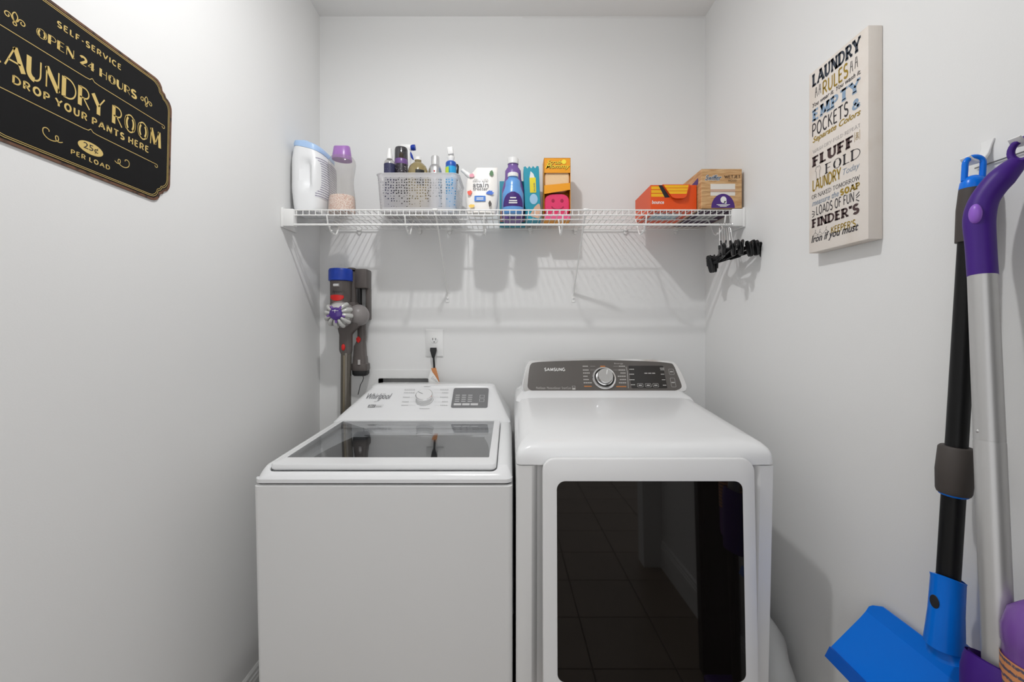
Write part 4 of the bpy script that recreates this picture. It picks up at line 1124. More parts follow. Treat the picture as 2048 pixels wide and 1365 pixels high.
# ================================================================== clip hangers on the rod
def hanger():
    t = thing('clip_hanger', '', 'hanger', (0, 0, 0), 'black clip hangers bunched at the right end of the shelf rod')
    b = B().box(-.120, .120, -.0022, .0022, -.006, .008, .001, 1); b.box(-.022, .022, -.003, .003, -.009, .016, .0015, 1); b.tube([(0, 0, .014), (0, 0, .030)], .0048, 10)
    b.build('bar', BLACK, t)
    pts = [(0, 0, .026), (0, 0, .100)] + [(.0055 + .0085 * math.cos(R(a)) - .003, 0, .1085 + .0085 * math.sin(R(a))) for a in range(200, -30, -23)]
    B().tube(pts, .0013, 8).build('hook', CHROME, t)
    for s_ in (-1, 1):
        x = s_ * .102
        b = B()
        for d in (-1, 1):
            rings = []
            for z, w, off in ((.020, .006, .0085), (.012, .011, .0075), (0, .0115, .0045), (-.015, .0115, .0035), (-.030, .010, .0030), (-.036, .006, .0030)):
                rings.append([Vector((x + a, d * off + bb, z)) for a, bb in rrect(-w, w, -.0024, .0024, .002, 3)])
            b.loft(rings)
        b.tube([(x - .011, 0, .002), (x + .011, 0, .002)], .004, 8)
        b.build('clip', BLACK, t)
    return t
h0 = hanger()
order = ['leftmost of the bunched black clip hangers on the shelf rod', 'second black clip hanger from the left on the shelf rod', 'third black clip hanger from the left on the shelf rod',
         'third black clip hanger from the right on the shelf rod', 'second black clip hanger from the right on the shelf rod', 'rightmost black clip hanger on the rod, nearest the right wall']
spots = [(.806, -110, 5, .0), (.815, -99, 9, .010), (.824, -89, 6, .0), (.833, -79, 9, .012), (.842, -69, 7, .002), (.849, -60, 9, .014)]
for i, (x, a, pit, dz) in enumerate(spots):
    h = h0 if i == 0 else copy_tree(h0)
    rot = Matrix.Rotation(R(a), 4, 'Z') @ Matrix.Rotation(R(-pit), 4, 'Y')
    h.rotation_euler = rot.to_euler()
    for ch in h.children:
        if ch.name.startswith('hook'):
            ch.scale.z = (.1115 + dz) / .1115
    h.location = Vector((x, YF - .004, ZD - .060)) - rot.to_3x3() @ Vector((.0025, 0, .1115 + dz)); h['label'] = order[i]

# ================================================================== washer outlet box, wall outlet, plug and cord
fx0, fx1, fz1 = W(741, 0, YB).x, W(879, 0, YB).x, W(0, 740, YB).z
wob = thing('washer_outlet_box', 'white recessed plumbing box in the wall behind the washer', 'outlet box', ((fx0 + fx1) / 2, YB, .93))
b = B(); o4 = rrect(fx0, fx1, .93, fz1, .006, 4); i4 = rrect(ox0, ox1, oz0, oz1, .005, 4)
def yr(o2, y): return [Vector((a, y, c)) for a, c in o2]
b.loft([yr(o4, YB), yr(o4, YB - .003), yr(i4, YB - .004), yr(i4, YB + .07)], False, True).build('frame', PLASTICW, wob)
for k, (cx_, col) in enumerate(((.25, (.5, .04, .03)), (.75, (.03, .08, .5)))):
    x = ox0 + (ox1 - ox0) * cx_
    v_ = B().lathe([(.012, 0), (.012, .03), (.009, .032), (.009, .05)], (x, YB + .035, oz0 + .005), 14).build('valve', STEEL, wob)
    B().box(x - .018, x + .018, YB + .030, YB + .040, oz0 + .05, oz0 + .056, .002, 1).build('lever', mat('lever_%d' % k, col, .4), v_)
p0, p1 = W(851, 659, YB), W(887.5, 714, YB)
wo = thing('wall_outlet', 'white duplex wall outlet above the washer', 'outlet', ((p0.x + p1.x) / 2, YB, p1.z))
pl = B().loft([yr(rrect(p0.x, p1.x, p1.z, p0.z, .004, 3), YB), yr(rrect(p0.x, p1.x, p1.z, p0.z, .004, 3), YB - .003), yr(rrect(p0.x + .004, p1.x - .004, p1.z + .004, p0.z - .004, .003, 3), YB - .0065)], True, True).build('plate', PLASTICW, wo)
oxc = W(869, 0, YB).x
for yy in (681, 702):
    c = W(869, yy, YB)
    rc = B().lathe([(.0172, 0), (.0172, .002), (.0162, .003)], (oxc, YB - .006, c.z), 26, axis=(0, -1, 0), sx=1.0, sy=.84).build('receptacle', mat('receptacle_white', (.80, .80, .79), .35), wo)
    if yy == 681:
        for dx in (-.0065, .0065):
            B().box(oxc + dx - .0012, oxc + dx + .0012, YB - .0096, YB - .0088, c.z + .001, c.z + .010).build('slot', PRINTK, rc, smooth=False)
        B().lathe([(.0026, 0), (.0026, .0006)], (oxc, YB - .009, c.z - .0075), 12, axis=(0, -1, 0)).build('ground_hole', PRINTK, rc)
B().lathe([(.003, 0), (.0025, .0012)], (oxc, YB - .0065, W(0, 691.5, YB).z), 10, axis=(0, -1, 0)).build('screw', PLASTICW, wo)
pg = thing('power_cord', 'black power plug and cord hanging from the wall outlet', 'power cord', (oxc, YB - .03, W(0, 702, YB).z))
pa = Vector((oxc, YB - .010, W(0, 698, YB).z))
rings = []
for t, hw, hd in ((0, .014, .010), (.25, .0145, .012), (.6, .010, .011), (.9, .0065, .008), (1, .005, .005)):
    c = pa + Vector((.001 * t, -.018 - .006 * t, .006 - .046 * t))
    rings.append([c + Vector((a, d, 0)) for a, d in rrect(-hw, hw, -hd, hd, .005, 3)])
B().loft(rings).build('plug', BLACKR, pg)
z = lambda y: W(0, y, YB - .03).z
B().tube([(oxc + .001, YB - .034, z(706)), (oxc + .003, YB - .034, z(722)), (oxc + .006, YB - .034, z(742)), (oxc + .012, YB - .032, z(770)), (oxc + .03, YB - .03, z(800)), (oxc + .05, YB - .03, z(840))], .0046, 10).build('cord', BLACKR, pg)
tg = thing('cord_tag', 'small white and orange paper tag tied round the power cord', 'tag', (oxc, YB - .04, z(765)))
def card(pts, y0, y1):
    return B().loft([[Vector((W(a, 0, y0).x, y0 + q, W(0, c, y0).z)) for a, c in pts] for q in (0, .0008)])
card([(862, 737), (872, 736), (879, 764), (872, 766)], YB - .042, 0).build('orange_side', mat('tag_orange', (.62, .26, .10), .6), tg, smooth=False)
tp = card([(862, 741), (857, 757), (862, 775), (884, 775), (870, 752)], YB - .048, 0).build('white_side', PRINTW, tg, smooth=False)
b = B(); tf = (Vector((0, YB - .048, 0)), Vector((1, 0, 0)), Vector((0, 0, 1)), Vector((0, -1, 0)))
for k in range(5):
    a = coords(tf, 862 + k * 2.2, 758 + k * 1.2); c = coords(tf, 867 + k * 2.2, 753 + k * 3); lay(b, [[a, c]], tf, .0011, .0006)
b.build('print_lines', PRINTG, tp, smooth=False)['kind'] = 'stuff'

# ================================================================== cordless stick vacuum on its wall dock
VY = 1.845; K = VY / 1.74
vs_ = F / VY
vac = thing('stick_vacuum', 'cordless stick vacuum with blue filter cap and purple hub, docked in the corner', 'vacuum', (W(692, 0, VY).x, VY, .0))
TAUPE = mat('vacuum_taupe', (.105, .090, .084), .38); TAUPE2 = mat('vacuum_grey', (.26, .24, .235), .35); VRED = mat('vacuum_red', (.62, .015, .012), .3)
VPUR = mat('vacuum_purple', (.060, .018, .22), .12, coat=.4); VPUR2 = mat('vacuum_lilac', (.17, .08, .33), .3); VSIL = mat('vacuum_silver', (.60, .60, .58), .3, metal=.25); VBLU = mat('vacuum_blue', (.010, .050, .40), .35)
c = W(681.5, 0, VY)
zc = lambda y: W(0, y, VY).z
x0 = c.x
flt = B().lathe([(.044 * K, zc(563)), (.0475 * K, zc(562)), (.0475 * K, zc(542)), (.044 * K, zc(539)), (.030 * K, zc(538.6))], (x0, VY, 0), 36).build('filter_cap', VBLU, vac)
mb = B().lathe([(.041 * K, zc(612)), (.041 * K, zc(566)), (.0425 * K, zc(564)), (.040 * K, zc(562))], (x0, VY, 0), 36).build('motor_body', TAUPE, vac)
VF = (Vector((x0, VY - .0415 * K, zc(590))), Vector((1, 0, 0)), Vector((0, 0, 1)), Vector((0, -1, 0)))
B().tube([(W(668, 0, VY - .04).x, VY - .0405 * K, zc(572.5)), (W(679, 0, VY - .04).x, VY - .0415 * K, zc(572.5))], .0065, 12).build('latch', mat('latch_silver', (.75, .75, .74), .25, metal=.4), mb)
b = B(); q0 = coords(VF, 664, 588); q1 = coords(VF, 682, 581); put(b, font_text('dyson', 0, .01), VF, q0[0], q1[0], q0[1], q1[1], eps=.0012)
for v in b.v:
    v.y = VY - math.sqrt(max(1e-6, .0416 * .0416 * K * K - (v.x - x0) ** 2))
b.build('lettering', PRINTK, mb, smooth=False)
# red release shield: a half disc wrapped round the body
def wrap(cols, r, d):
    rings = []
    for px, yt, yb in cols:
        x = W(px, 0, VY - .035).x
        dx = max(-r * .98, min(r * .98, x - x0)); y = VY - math.sqrt(r * r - dx * dx)
        rings.append([Vector((x0 + dx, y + .003, zc(yt))), Vector((x0 + dx, y - d, zc(yt))), Vector((x0 + dx, y - d, zc(yb))), Vector((x0 + dx, y + .003, zc(yb)))])
    return B().loft(rings)
wrap([(661, 592.5, 598), (663, 592, 599.5), (667, 591.6, 601.8), (671, 591.5, 602.8), (675, 591.5, 603.2), (679, 591.7, 602.8), (683, 592, 601.8), (686, 592.6, 599.5), (687.5, 593, 598)], .0415 * K, .003).build('release_button', VRED, mb)
wrap([(663, 600, 602), (667, 602, 607.5), (671, 603, 610.5), (675, 603.4, 611), (679, 603, 609.5), (683, 602, 606), (686, 600, 601.5)], .0414 * K, .0015).build('shield', mat('vacuum_brown', (.19, .13, .11), .4), mb)
# cyclone pack facing the room
cc = W(680.5, 629.5, VY - .045); cax = Vector((.06, -.99, .03)).normalized()
hsg = B().lathe([(.050, .075), (.054, .05), (.056, .03), (.056, -.01), (.046, -.02)][::-1], cc, 36, axis=-cax).build('cyclone_housing', TAUPE2, vac)
cy_ = B().lathe([(.050, .0), (.051, .012), (.046, .030), (.032, .042), (.0, .045)], cc, 36, axis=cax).build('cyclone_cover', VSIL, vac)
ua = cax.cross(Vector((0, 0, 1))).normalized(); ub = ua.cross(cax).normalized()
if ub.z < 0: ub = -ub
for k in range(12):
    if k in (2, 3):
        continue          # the shield covers these two
    a = R(30 * k + 8)
    e = ua * math.cos(a) + ub * math.sin(a)
    B().tube([cc + cax * .050 + e * .024, cc + cax * .049 + e * .034, cc + cax * .040 + e * .045, cc + cax * .020 + e * .0525], [.0058, .0070, .0088, .0098], 10).build('cyclone', VSIL, vac)
    B().ball(cc + cax * .020 + e * .0525, .0098, n=10, m=8).build('cyclone_tip', VSIL, vac)
hub = B().lathe([(.0265, .040), (.027, .054), (.025, .059), (.018, .063), (.0, .0645)], cc, 36, axis=cax).build('hub', VPUR, vac)
for k in range(5):
    a = R(-90 + 72 * k); e = ua * math.cos(a) + ub * math.sin(a)
    B().tube([cc + cax * .051 + e * .026, cc + cax * .050 + e * .038], [.0065, .0055], 12).build('hub_lobe', VPUR2, hub)
hf = (cc + cax * .0636, -ua if ua.x < 0 else ua, ub, cax)
b = B(); lay(b, [[(-.012, .012), (.014, .012)], [(0, .016), (0, .004)], [(-.003, .015), (.003, .015)]], hf, .0016, .0016); b.build('hub_mark', PRINTW, hub, smooth=False)
# handle and dock at the back
dk = thing('vacuum_dock', 'dark taupe wall dock behind the stick vacuum', 'dock', (W(722, 0, 1.90).x, 1.90, 1.38))
xd0, xd1 = W(709, 0, 1.88).x, W(734, 0, 1.88).x
z9 = lambda y: W(0, y, 1.88).z
B().box(xd0, xd1, 1.875, YB, z9(577), z9(538), .006, 2).build('upper_block', TAUPE, dk)
B().box(xd1 - .016, xd1, 1.905, YB, z9(640), z9(575), .004, 2).build('spine', TAUPE, dk)
B().box(xd0 + .012, xd0 + .026, 1.88, 1.905, z9(622), z9(572), .003, 1).build('charge_arm', BLACK, dk)
xh = W(703, 0, 1.882).x; z8 = lambda y: W(0, y, 1.882).z
B().tube([(xh + .002, 1.878, z8(542)), (xh - .0, 1.882, z8(548)), (xh + .002, 1.885, z8(575)), (xh + .004, 1.885, z8(605)), (xh + .006, 1.88, z8(622))], [.016, .0165, .0155, .016, .018], 16, flat=(1, 1.15)).build('handle', TAUPE, vac)
B().lathe([(.018, z8(541)), (.0185, z8(538)), (.014, z8(536.5))], (xh + .002, 1.878, 0), 20).build('handle_cap', TAUPE, vac)
B().tube([(xh - .01, 1.862, z8(567)), (xh + .012, 1.862, z8(562))], [.003, .005], 8).build('trigger', mat('trigger_pale', (.7, .66, .6), .3), vac)
B().ball(W(717, 631, 1.852), .046, .052, .048, 28, 18).build('bin_housing', TAUPE2, vac)
B().box(xh - .012, xh + .034, 1.83, 1.90, z8(616), z8(606), .004, 2).build('bridge', TAUPE, vac)
# neck and wand
rings = []
for (xa, xb, yy, d) in ((680, 722, 645, .030), (678, 716, 655, .028), (679, 708, 664, .024), (680, 703.5, 670, .021), (680, 703.5, 700, .021), (681, 703, 704, .0205), (683, 702, 708, .0195)):
    c = W((xa + xb) / 2, yy, VY); hw = (xb - xa) / 2 / vs_
    rings.append([c + Vector((a, e, 0)) for a, e in rrect(-hw, hw, -d, d, .014, 5)])
nk = B().loft(rings).build('neck', TAUPE, vac)
c = W(686.5, 695, VY - .0225)
B().ball(c, .0085, .005, .0145, 16, 10).build('wand_button', VRED, nk)
c1 = W(692.5, 706, VY); 
wand = B().tube([(c1.x, VY, c1.z), (c1.x - .002, VY, c1.z - .24), (c1.x - .006, VY, .30)], .0222, 26).build('wand', mat('wand_bronze', (.16, .145, .125), .22, metal=.75), vac)
B().tube([(c1.x - .001, VY - .0205, c1.z - .01), (c1.x - .007, VY - .0205, .30)], .0055, 8).build('wand_rib', mat('wand_rib', (.20, .17, .12), .3, metal=.6), wand)
hd = B().box(c1.x - .085, c1.x + .018, 1.66, 1.90, .003, .075, .02, 3); hd.tube([(c1.x - .006, VY, .31), (c1.x - .012, VY, .06)], [.023, .026], 18)
hd.build('floor_head', TAUPE, vac)
# clip-on tool on the dock
tl = thing('combination_tool', 'taupe vacuum tool with red catch and black brush clipped beside the wand', 'vacuum tool', (W(721, 0, 1.897).x, 1.897, 1.10))
ty_ = 1.897; sT = F / ty_
def tring(xa, xb, yy, d, r=.012):
    c = W((xa + xb) / 2, yy, ty_); hw = (xb - xa) / 2 / sT
    return [c + Vector((a, e, 0)) for a, e in rrect(-hw, hw, -d, d, r, 5)]
B().loft([tring(716, 731, 648, .018), tring(716, 732, 676, .018), tring(714, 731, 683, .018)]).build('tube', TAUPE, tl)
B().loft([tring(714, 730, 683, .018), tring(709.5, 731, 693, .023), tring(708.5, 732, 712, .024), tring(708, 733, 714, .025), tring(707.5, 734, 726, .026), tring(705.5, 737, 728, .029), tring(705.5, 737.5, 738, .030), tring(706.5, 736.5, 741, .028)]).build('nozzle', TAUPE, tl)
B().loft([tring(706.5, 736.5, 741, .027), tring(707, 736, 748, .027), tring(710, 733, 751.5, .024)]).build('brush', BLACKR, tl)
c = W(717, 679.5, ty_ - .02); B().loft([[c + Vector((.010 * a, d, .015 * e)) for a, e in ((0, 1), (1, .3), (.8, -.5), (0, -1), (-.8, -.5), (-1, .3))] for d in (.006, -.003)]).build('catch', VRED, tl, smooth=False)
B().tube([W(718, 720, ty_ - .027), W(718, 730, ty_ - .029)], .0062, 12).build('slider', mat('slider_grey', (.45, .43, .42), .35), tl)
B().box(W(722, 0, 1.92).x - .01, W(722, 0, 1.92).x + .01, 1.916, YB, W(0, 668, 1.87).z, W(0, 640, 1.87).z, .003, 1).build('tool_clip', BLACK, dk)
cd = B().tube([W(725, 748, 1.90), W(727, 757, 1.90), W(725, 763, 1.90), W(721, 770, 1.90), W(716, 790, 1.90)], .0016, 8).build('charger_cord', BLACKR, origin=W(721, 770, 1.90))
tag(cd, 'thin black charger cord below the vacuum tool', 'cord')

# ================================================================== plaque on the left wall
rot = R(-1.6)
SO = Vector((XL + .0035, .879, 1.790))
SF = (SO, Vector((0, math.cos(rot), math.sin(rot))), Vector((0, -math.sin(rot), math.cos(rot))), Vector((1, 0, 0)))
sgn_ = thing('metal_plaque', 'black and gold metal laundry sign on the left wall', 'sign', (XL, .879, 1.64))
hw, hh = .207, .153
q = [(hw, 0), (hw, hh * .62)] + arc(hw - .022, hh * .62, .022, .026, 15, 80, 4) + [(hw - .022, hh * .62 + .033), (hw - .028, hh * .62 + .036)] + arc(hw - .052, hh - .022, .022, .022, 5, 90, 4)
def sym(q):
    top = q + [(-a, c) for a, c in reversed(q)]
    return top + [(a, -c) for a, c in reversed(top)]
def insetp(d):
    return [(a * (hw - d) / hw, c * (hh - d) / hh) for a, c in sym(q)]
RUST = mat('plaque_rust', (.15, .07, .04), .6, noise=(70, (.03, .02, .015), .50, .66))
FACE = mat('plaque_black', (.006, .006, .0065), .55, spec=.22)
pq = B().prism(insetp(0), SF, -.003, 0).build('plate', RUST, sgn_, smooth=False)
B().prism(insetp(.0055), SF, -.001, .0004).build('face', FACE, sgn_, smooth=False)
e1 = .0009
for d in (.0085, .0118):
    o2 = insetp(d); lay(B(), [o2 + [o2[0]]], SF, .0011, e1).build('border_line', GOLD, sgn_, smooth=False)
def sline(nm, tf, LB, RB, LT, sym_=False):
    a0, a1, b0, b1 = fitbox(SF, LB, RB, LT)
    if sym_: a0 = -a1
    return put(B(), tf, SF, a0, a1, b0, b1, eps=e1).build('lettering', GOLD, sgn_, smooth=False)
sline('a', stroke_text('SELF-SERVICE', .22, .19, gap=.36), (113, 57), (241, 137.5), (113.8, 44))
sline('b', stroke_text('OPEN 24 HOURS', .25, .06, gap=.16), (65.5, 75), (273, 196), (65.5, 52), True)
a0, a1, b0, b1 = fitbox(SF, (303, 285), (321.5, 290), (303, 249))
put(B(), stroke_text('LAUNDRY ROOM', .235, .075, gap=.17), SF, -a1, a1, coords(SF, 190, 231)[1], coords(SF, 190, 187)[1], eps=e1).build('lettering', GOLD, sgn_, smooth=False)
sline('d', stroke_text('DROP YOUR PANTS HERE', .25, .19, gap=.36), (30, 175), (296, 303), (30, 156), True)
sline('e', stroke_text('PER LOAD', .22, .18, gap=.36), (140.6, 309), (219, 340), (141.5, 299))
ov = coords(SF, 181, 297.5); ex = coords(SF, 208, 297.5)[0] - ov[0]
fill(B(), arc(ov[0], ov[1], .0265, .0125, 0, 355, 40), SF, .0008).build('price_oval', GOLD, sgn_, smooth=False)
put(B(), font_text('25\u00a2', 0, .0), SF, ov[0] - .0155, ov[0] + .0155, ov[1] - .0075, ov[1] + .0080, eps=.0012).build('price_lettering', PRINTK, sgn_, smooth=False)
def divider(y_mid, y_end, xe):
    vm = coords(SF, 183, y_mid)[1]; ve = coords(SF, xe, y_end); ue = ve[0]; vl = ve[1]
    vl = (vm + vl) / 2 - .001
    for s_ in (1, -1):
        pl_ = [(0, vl + .006), (s_ * .005, vl + .001), (s_ * .014, vl)] + [(s_ * ue * k / 6, vl) for k in range(1, 7) if ue * k / 6 > .02] + [(s_ * (ue + .004 * math.sin(R(t))), vl - .004 + .004 * math.cos(R(t))) for t in range(30, 300, 30)]
        lay(B(), [pl_], SF, .0013, e1).build('rule_line', GOLD, sgn_, smooth=False)
divider(160, 251, 326); divider(271, 322, 312)
def spiral(cx_, cy_, r0, r1, a0, a1, n=22):
    return [(cx_ + (r0 + (r1 - r0) * k / n) * math.cos(R(a0 + (a1 - a0) * k / n)), cy_ + (r0 + (r1 - r0) * k / n) * math.sin(R(a0 + (a1 - a0) * k / n))) for k in range(n + 1)]
for px, py in ((29, 37), (292, 203)):
    cx_, cy_ = coords(SF, px, py); s_ = .0
    polys = [cubic([(cx_, cy_ - .006), (cx_ - .004, cy_ + .004), (cx_, cy_ + .011), (cx_ + .004, cy_ + .004)], 5)]
    polys[0].append(polys[0][0])
    for m in (-1, 1):
        polys.append([(cx_ + m * .001, cy_ - .006), (cx_ + m * .005, cy_ - .001)] + [(cx_ + m * (.011 + a), cy_ - .001 + c) for a, c in spiral(0, 0, .006, .0015, 150, -240, 16)])
    polys.append(arc(cx_, cy_ - .0095, .0028, .0028, 0, 360, 12))
    lay(B(), polys, SF, .0016, e1).build('ornament', GOLD, sgn_, smooth=False)
for px, py, m in ((100, 272, -1), (247, 328, 1)):
    cx_, cy_ = coords(SF, px, py)
    pl_ = [(cx_ + m * a, cy_ + c) for a, c in ((-.022, -.002), (-.016, -.005), (-.010, -.003), (-.009, .004), (-.013, .005), (-.014, -.002), (-.006, -.007), (.004, -.007), (.012, -.001), (.013, .008), (.008, .012), (.003, .010), (.003, .006))]
    op = [pl_[0]]
    sm = cubic([pl_[0]] + pl_ + [pl_[-1]], 4)[4:-8]
    lay(B(), [sm], SF, .0016, e1).build('flourish', GOLD, sgn_, smooth=False)

# ================================================================== canvas on the right wall
CXF = .867
cy0, cy1, cz0, cz1 = 1.0165, 1.218, 1.534, 2.052
CVF = (Vector((CXF, (cy0 + cy1) / 2, (cz0 + cz1) / 2)), Vector((0, -1, 0)), Vector((0, 0, 1)), Vector((-1, 0, 0)))
cvs = thing('wall_canvas', 'tall cream laundry rules canvas on the right wall', 'wall art', (XR, (cy0 + cy1) / 2, cz0))
CREAM = mat('canvas_cream', (.80, .74, .68), .8, noise=(9, (.72, .63, .54), .50, .75), bump=(900, .15))
B().box(CXF, XR - .001, cy0, cy1, cz0, cz1, .0015, 2).build('canvas', CREAM, cvs)
INK = {'navy': (.045, .055, .075), 'gold': (.36, .24, .03), 'blue': (.27, .38, .52), 'dark': (.05, .045, .05), 'brown': (.075, .045, .045), 'grey': (.42, .40, .40), 'slate': (.28, .33, .40)}
def ink(k): return mat('ink_' + k, INK[k], .8)
def c1_(x, y): return (1600 + x * .18311, 40 + y * .18311)
def c2_(x, y): return (1600 + x * .18311, 270 + y * .18311)
def row(tf, k, LB, RB, LT, cv_=c1_):
    a0, a1, b0, b1 = fitbox(CVF, cv_(*LB), cv_(*RB), cv_(*LT))
    return put(B(), tf, CVF, a0, a1, b0, b1, eps=.0005).build('lettering', ink(k), cvs, smooth=False)
SLAB = dict(thick=.33, thin=.22, serif=.05, gap=.30)
row(stroke_text('LAUNDRY', **SLAB), 'navy', (135, 733), (665, 345), (135, 590))
row(stroke_text('RULES', .18, .15), 'gold', (248, 815), (528, 640), (248, 655))
row(font_text('You wear it. You wash it.', .3, .012), 'dark', (138, 957), (665, 592), (138, 912))
row(stroke_text('EMPTY', **SLAB), 'blue', (135, 1115), (660, 770), (135, 990))
row(stroke_text('&', .26, .2), 'blue', (570, 1000), (662, 950), (570, 885))
row(stroke_text('POCKETS', .15, .12), 'dark', (135, 1280), (530, 1055), (135, 1130))
row(font_text('Separate Colors', .3, .02), 'gold', (140, 1365), (665, 1055), (140, 1285))
row(stroke_text('WASH-DRY-FOLD-REPEAT', .10, .08, .04, .16), 'grey', (140, 195), (660, -76), (140, 160), c2_)
row(stroke_text('FLUFF', **SLAB), 'brown', (135, 355), (580, 140), (135, 240), c2_)
row(stroke_text('FOLD', .16, .06, .06), 'dark', (275, 420), (660, 255), (275, 310), c2_)
row(stroke_text('LAUNDRY', .22, .18, 0, .16), 'gold', (138, 635), (450, 480), (138, 500), c2_)
row(font_text('Today', .3), 'slate', (470, 455), (655, 385), (470, 370), c2_)
row(stroke_text('OR NAKED TOMORROW', .12, .10, .03, .16), 'dark', (130, 700), (655, 495), (130, 655), c2_)
row(font_text('measure the', .3, .012), 'slate', (135, 785), (425, 665), (135, 725), c2_)
row(stroke_text('SOAP', **SLAB), 'gold', (440, 665), (655, 590), (440, 590), c2_)
row(stroke_text('LOADS OF FUN', .15, .13, 0, .18), 'dark', (180, 890), (590, 725), (180, 785), c2_)
row(stroke_text("FINDER'S", **SLAB), 'brown', (130, 1025), (650, 860), (130, 920), c2_)
row(stroke_text("KEEPER'S", .20, .17, 0, .18), 'gold', (340, 1085), (610, 1000), (340, 1005), c2_)
row(font_text('Iron if you must', .3, .02), 'dark', (125, 1205), (640, 1070), (125, 1105), c2_)
# AND, turned on its side in a small frame
A = coords(CVF, *c1_(598, 1335)); C_ = coords(CVF, *c1_(655, 1195))
vfr = (CVF[0], -CVF[2], CVF[1], CVF[3])
put(B(), stroke_text('AND', .14, .12), vfr, -C_[1] + .003, -A[1] - .003, A[0] + .003, C_[0] - .003, eps=.0005).build('lettering', ink('gold'), cvs, smooth=False)
lay(B(), [[(A[0], A[1]), (A[0], C_[1])], [(C_[0], A[1]), (C_[0], C_[1])]], CVF, .0008, .0005).build('frame_lines', ink('gold'), cvs, smooth=False)
def pin(x, y, h, cv_=c1_):
    a = coords(CVF, *cv_(x, y)); b = B()
    lay(b, [[(a[0] - .004, a[1] - h), (a[0] - .0015, a[1])], [(a[0] + .004, a[1] - h), (a[0] + .0015, a[1])], [(a[0] - .003, a[1] - h * .5), (a[0] + .003, a[1] - h * .5)]], CVF, .0016, .0005)
    b.build('clothespin_print', ink('dark'), cvs, smooth=False)
pin(178, 735, .028); pin(218, 700, .028); pin(563, 450, .028); pin(616, 400, .028)
a = coords(CVF, *c2_(198, 415)); s_ = .019
sh_ = [(-.45, .95), (-.15, 1), (0, .85), (.15, 1), (.45, .95), (.75, .45), (.45, .25), (.4, -.95), (-.4, -.95), (-.45, .25), (-.75, .45), (-.45, .95)]
lay(B(), [[(a[0] + u_ * s_ * .75, a[1] + v_ * s_) for u_, v_ in sh_]], CVF, .0009, .0005).build('shirt_print', ink('dark'), cvs, smooth=False)
for x, y in ((168, 1085), (218, 1075), (285, 1050)):
    a = coords(CVF, *c2_(x, y)); lay(B(), [[(a[0] - .011, a[1] - .004), (a[0], a[1] + .004), (a[0] + .011, a[1] - .004), (a[0] - .011, a[1] - .004)], [(a[0], a[1] + .004), (a[0], a[1] + .010), (a[0] + .003, a[1] + .012)]], CVF, .0008, .0005).build('hanger_print', ink('dark'), cvs, smooth=False)
for x, y, dx, dy in ((135, 835, 30, 10), (132, 868, 30, -6), (136, 905, 26, -34), (612, 668, 38, -50), (614, 690, 40, -38), (612, 708, 36, 14)):
    a = coords(CVF, *c2_(x, y)); c = coords(CVF, *c2_(x + dx, y + dy)); lay(B(), [[a, c]], CVF, .0022, .0005).build('dash_print', ink('dark'), cvs, smooth=False)

# ================================================================== hooks and hanging tools on the right wall
def hook(label, y, dz):
    t = thing('wall_hook', label, 'hook', (XR, y, 1.63 + dz), 'white wall hooks for brooms')
    b = B(); rings = []
    pts = [(XR - .001, 1.672, .012, .002), (XR - .003, 1.660, .0085, .002), (XR - .007, 1.646, .008, .003), (XR - .016, 1.6345, .009, .0035), (XR - .028, 1.631, .010, .003), (XR - .038, 1.634, .010, .0025), (XR - .044, 1.641, .009, .002)]
    for i, (x, z_, w, th) in enumerate(pts):
        p_, n_ = pts[max(i - 1, 0)], pts[min(i + 1, len(pts) - 1)]
        d = Vector((n_[0] - p_[0], 0, n_[1] - p_[1])).normalized(); nn = Vector((-d.z, 0, d.x))
        c = Vector((x, y, z_ + dz))
        rings.append([c + Vector((0, 1, 0)) * a + nn * e for a, e in rrect(-w, w, -th, th, .0018, 3)])
    b.loft(rings).build('body', PLASTICW, t, ang=60)
    B().lathe([(.0025, 0), (.002, .002)], (XR - .028, y, 1.6342 + dz), 10).build('dimple', mat('hook_shade', (.55, .55, .55), .5), t)
    return t
HY1 = .793; HY2 = .716
hook('white J-shaped wall hook holding the dustpan\'s blue loop', HY1, 0)
hook('white J-shaped wall hook holding the purple mop handle, nearest the camera', HY2, .002)
wr = B().tube([(XR - .004, .812, 1.6275), (XR - .004, .60, 1.6275)], .0014, 8).build('hook_wire', mat('line_grey', (.22, .22, .22), .4, metal=.5), origin=(XR - .004, .7, 1.6275))  # thin rod stands in for a dark line along the wall
tag(wr, 'thin grey line along the right wall between the hooks', 'wire')

# --- long-handled dustpan
PB = mat('dustpan_blue', (.002, .185, .82), .26, spec=.35); GRIP = mat('grip_brown', (.065, .055, .05), .6); POLE = mat('pole_black', (.008, .008, .0085), .38, spec=.3)
dp = thing('dustpan', 'blue long-handled dustpan with black pole hanging on the right wall', 'dustpan', (.85, .80, .60))
axis_t = Vector((.868, .787, 1.60)); axis_b = Vector((.832, .800, .80))
ax = (axis_b - axis_t).normalized()
def at(z_):
    return axis_t + (axis_b - axis_t) * ((axis_t.z - z_) / (axis_t.z - axis_b.z))
zp = lambda y: 1.32 - (y - 655) * .79 / 840
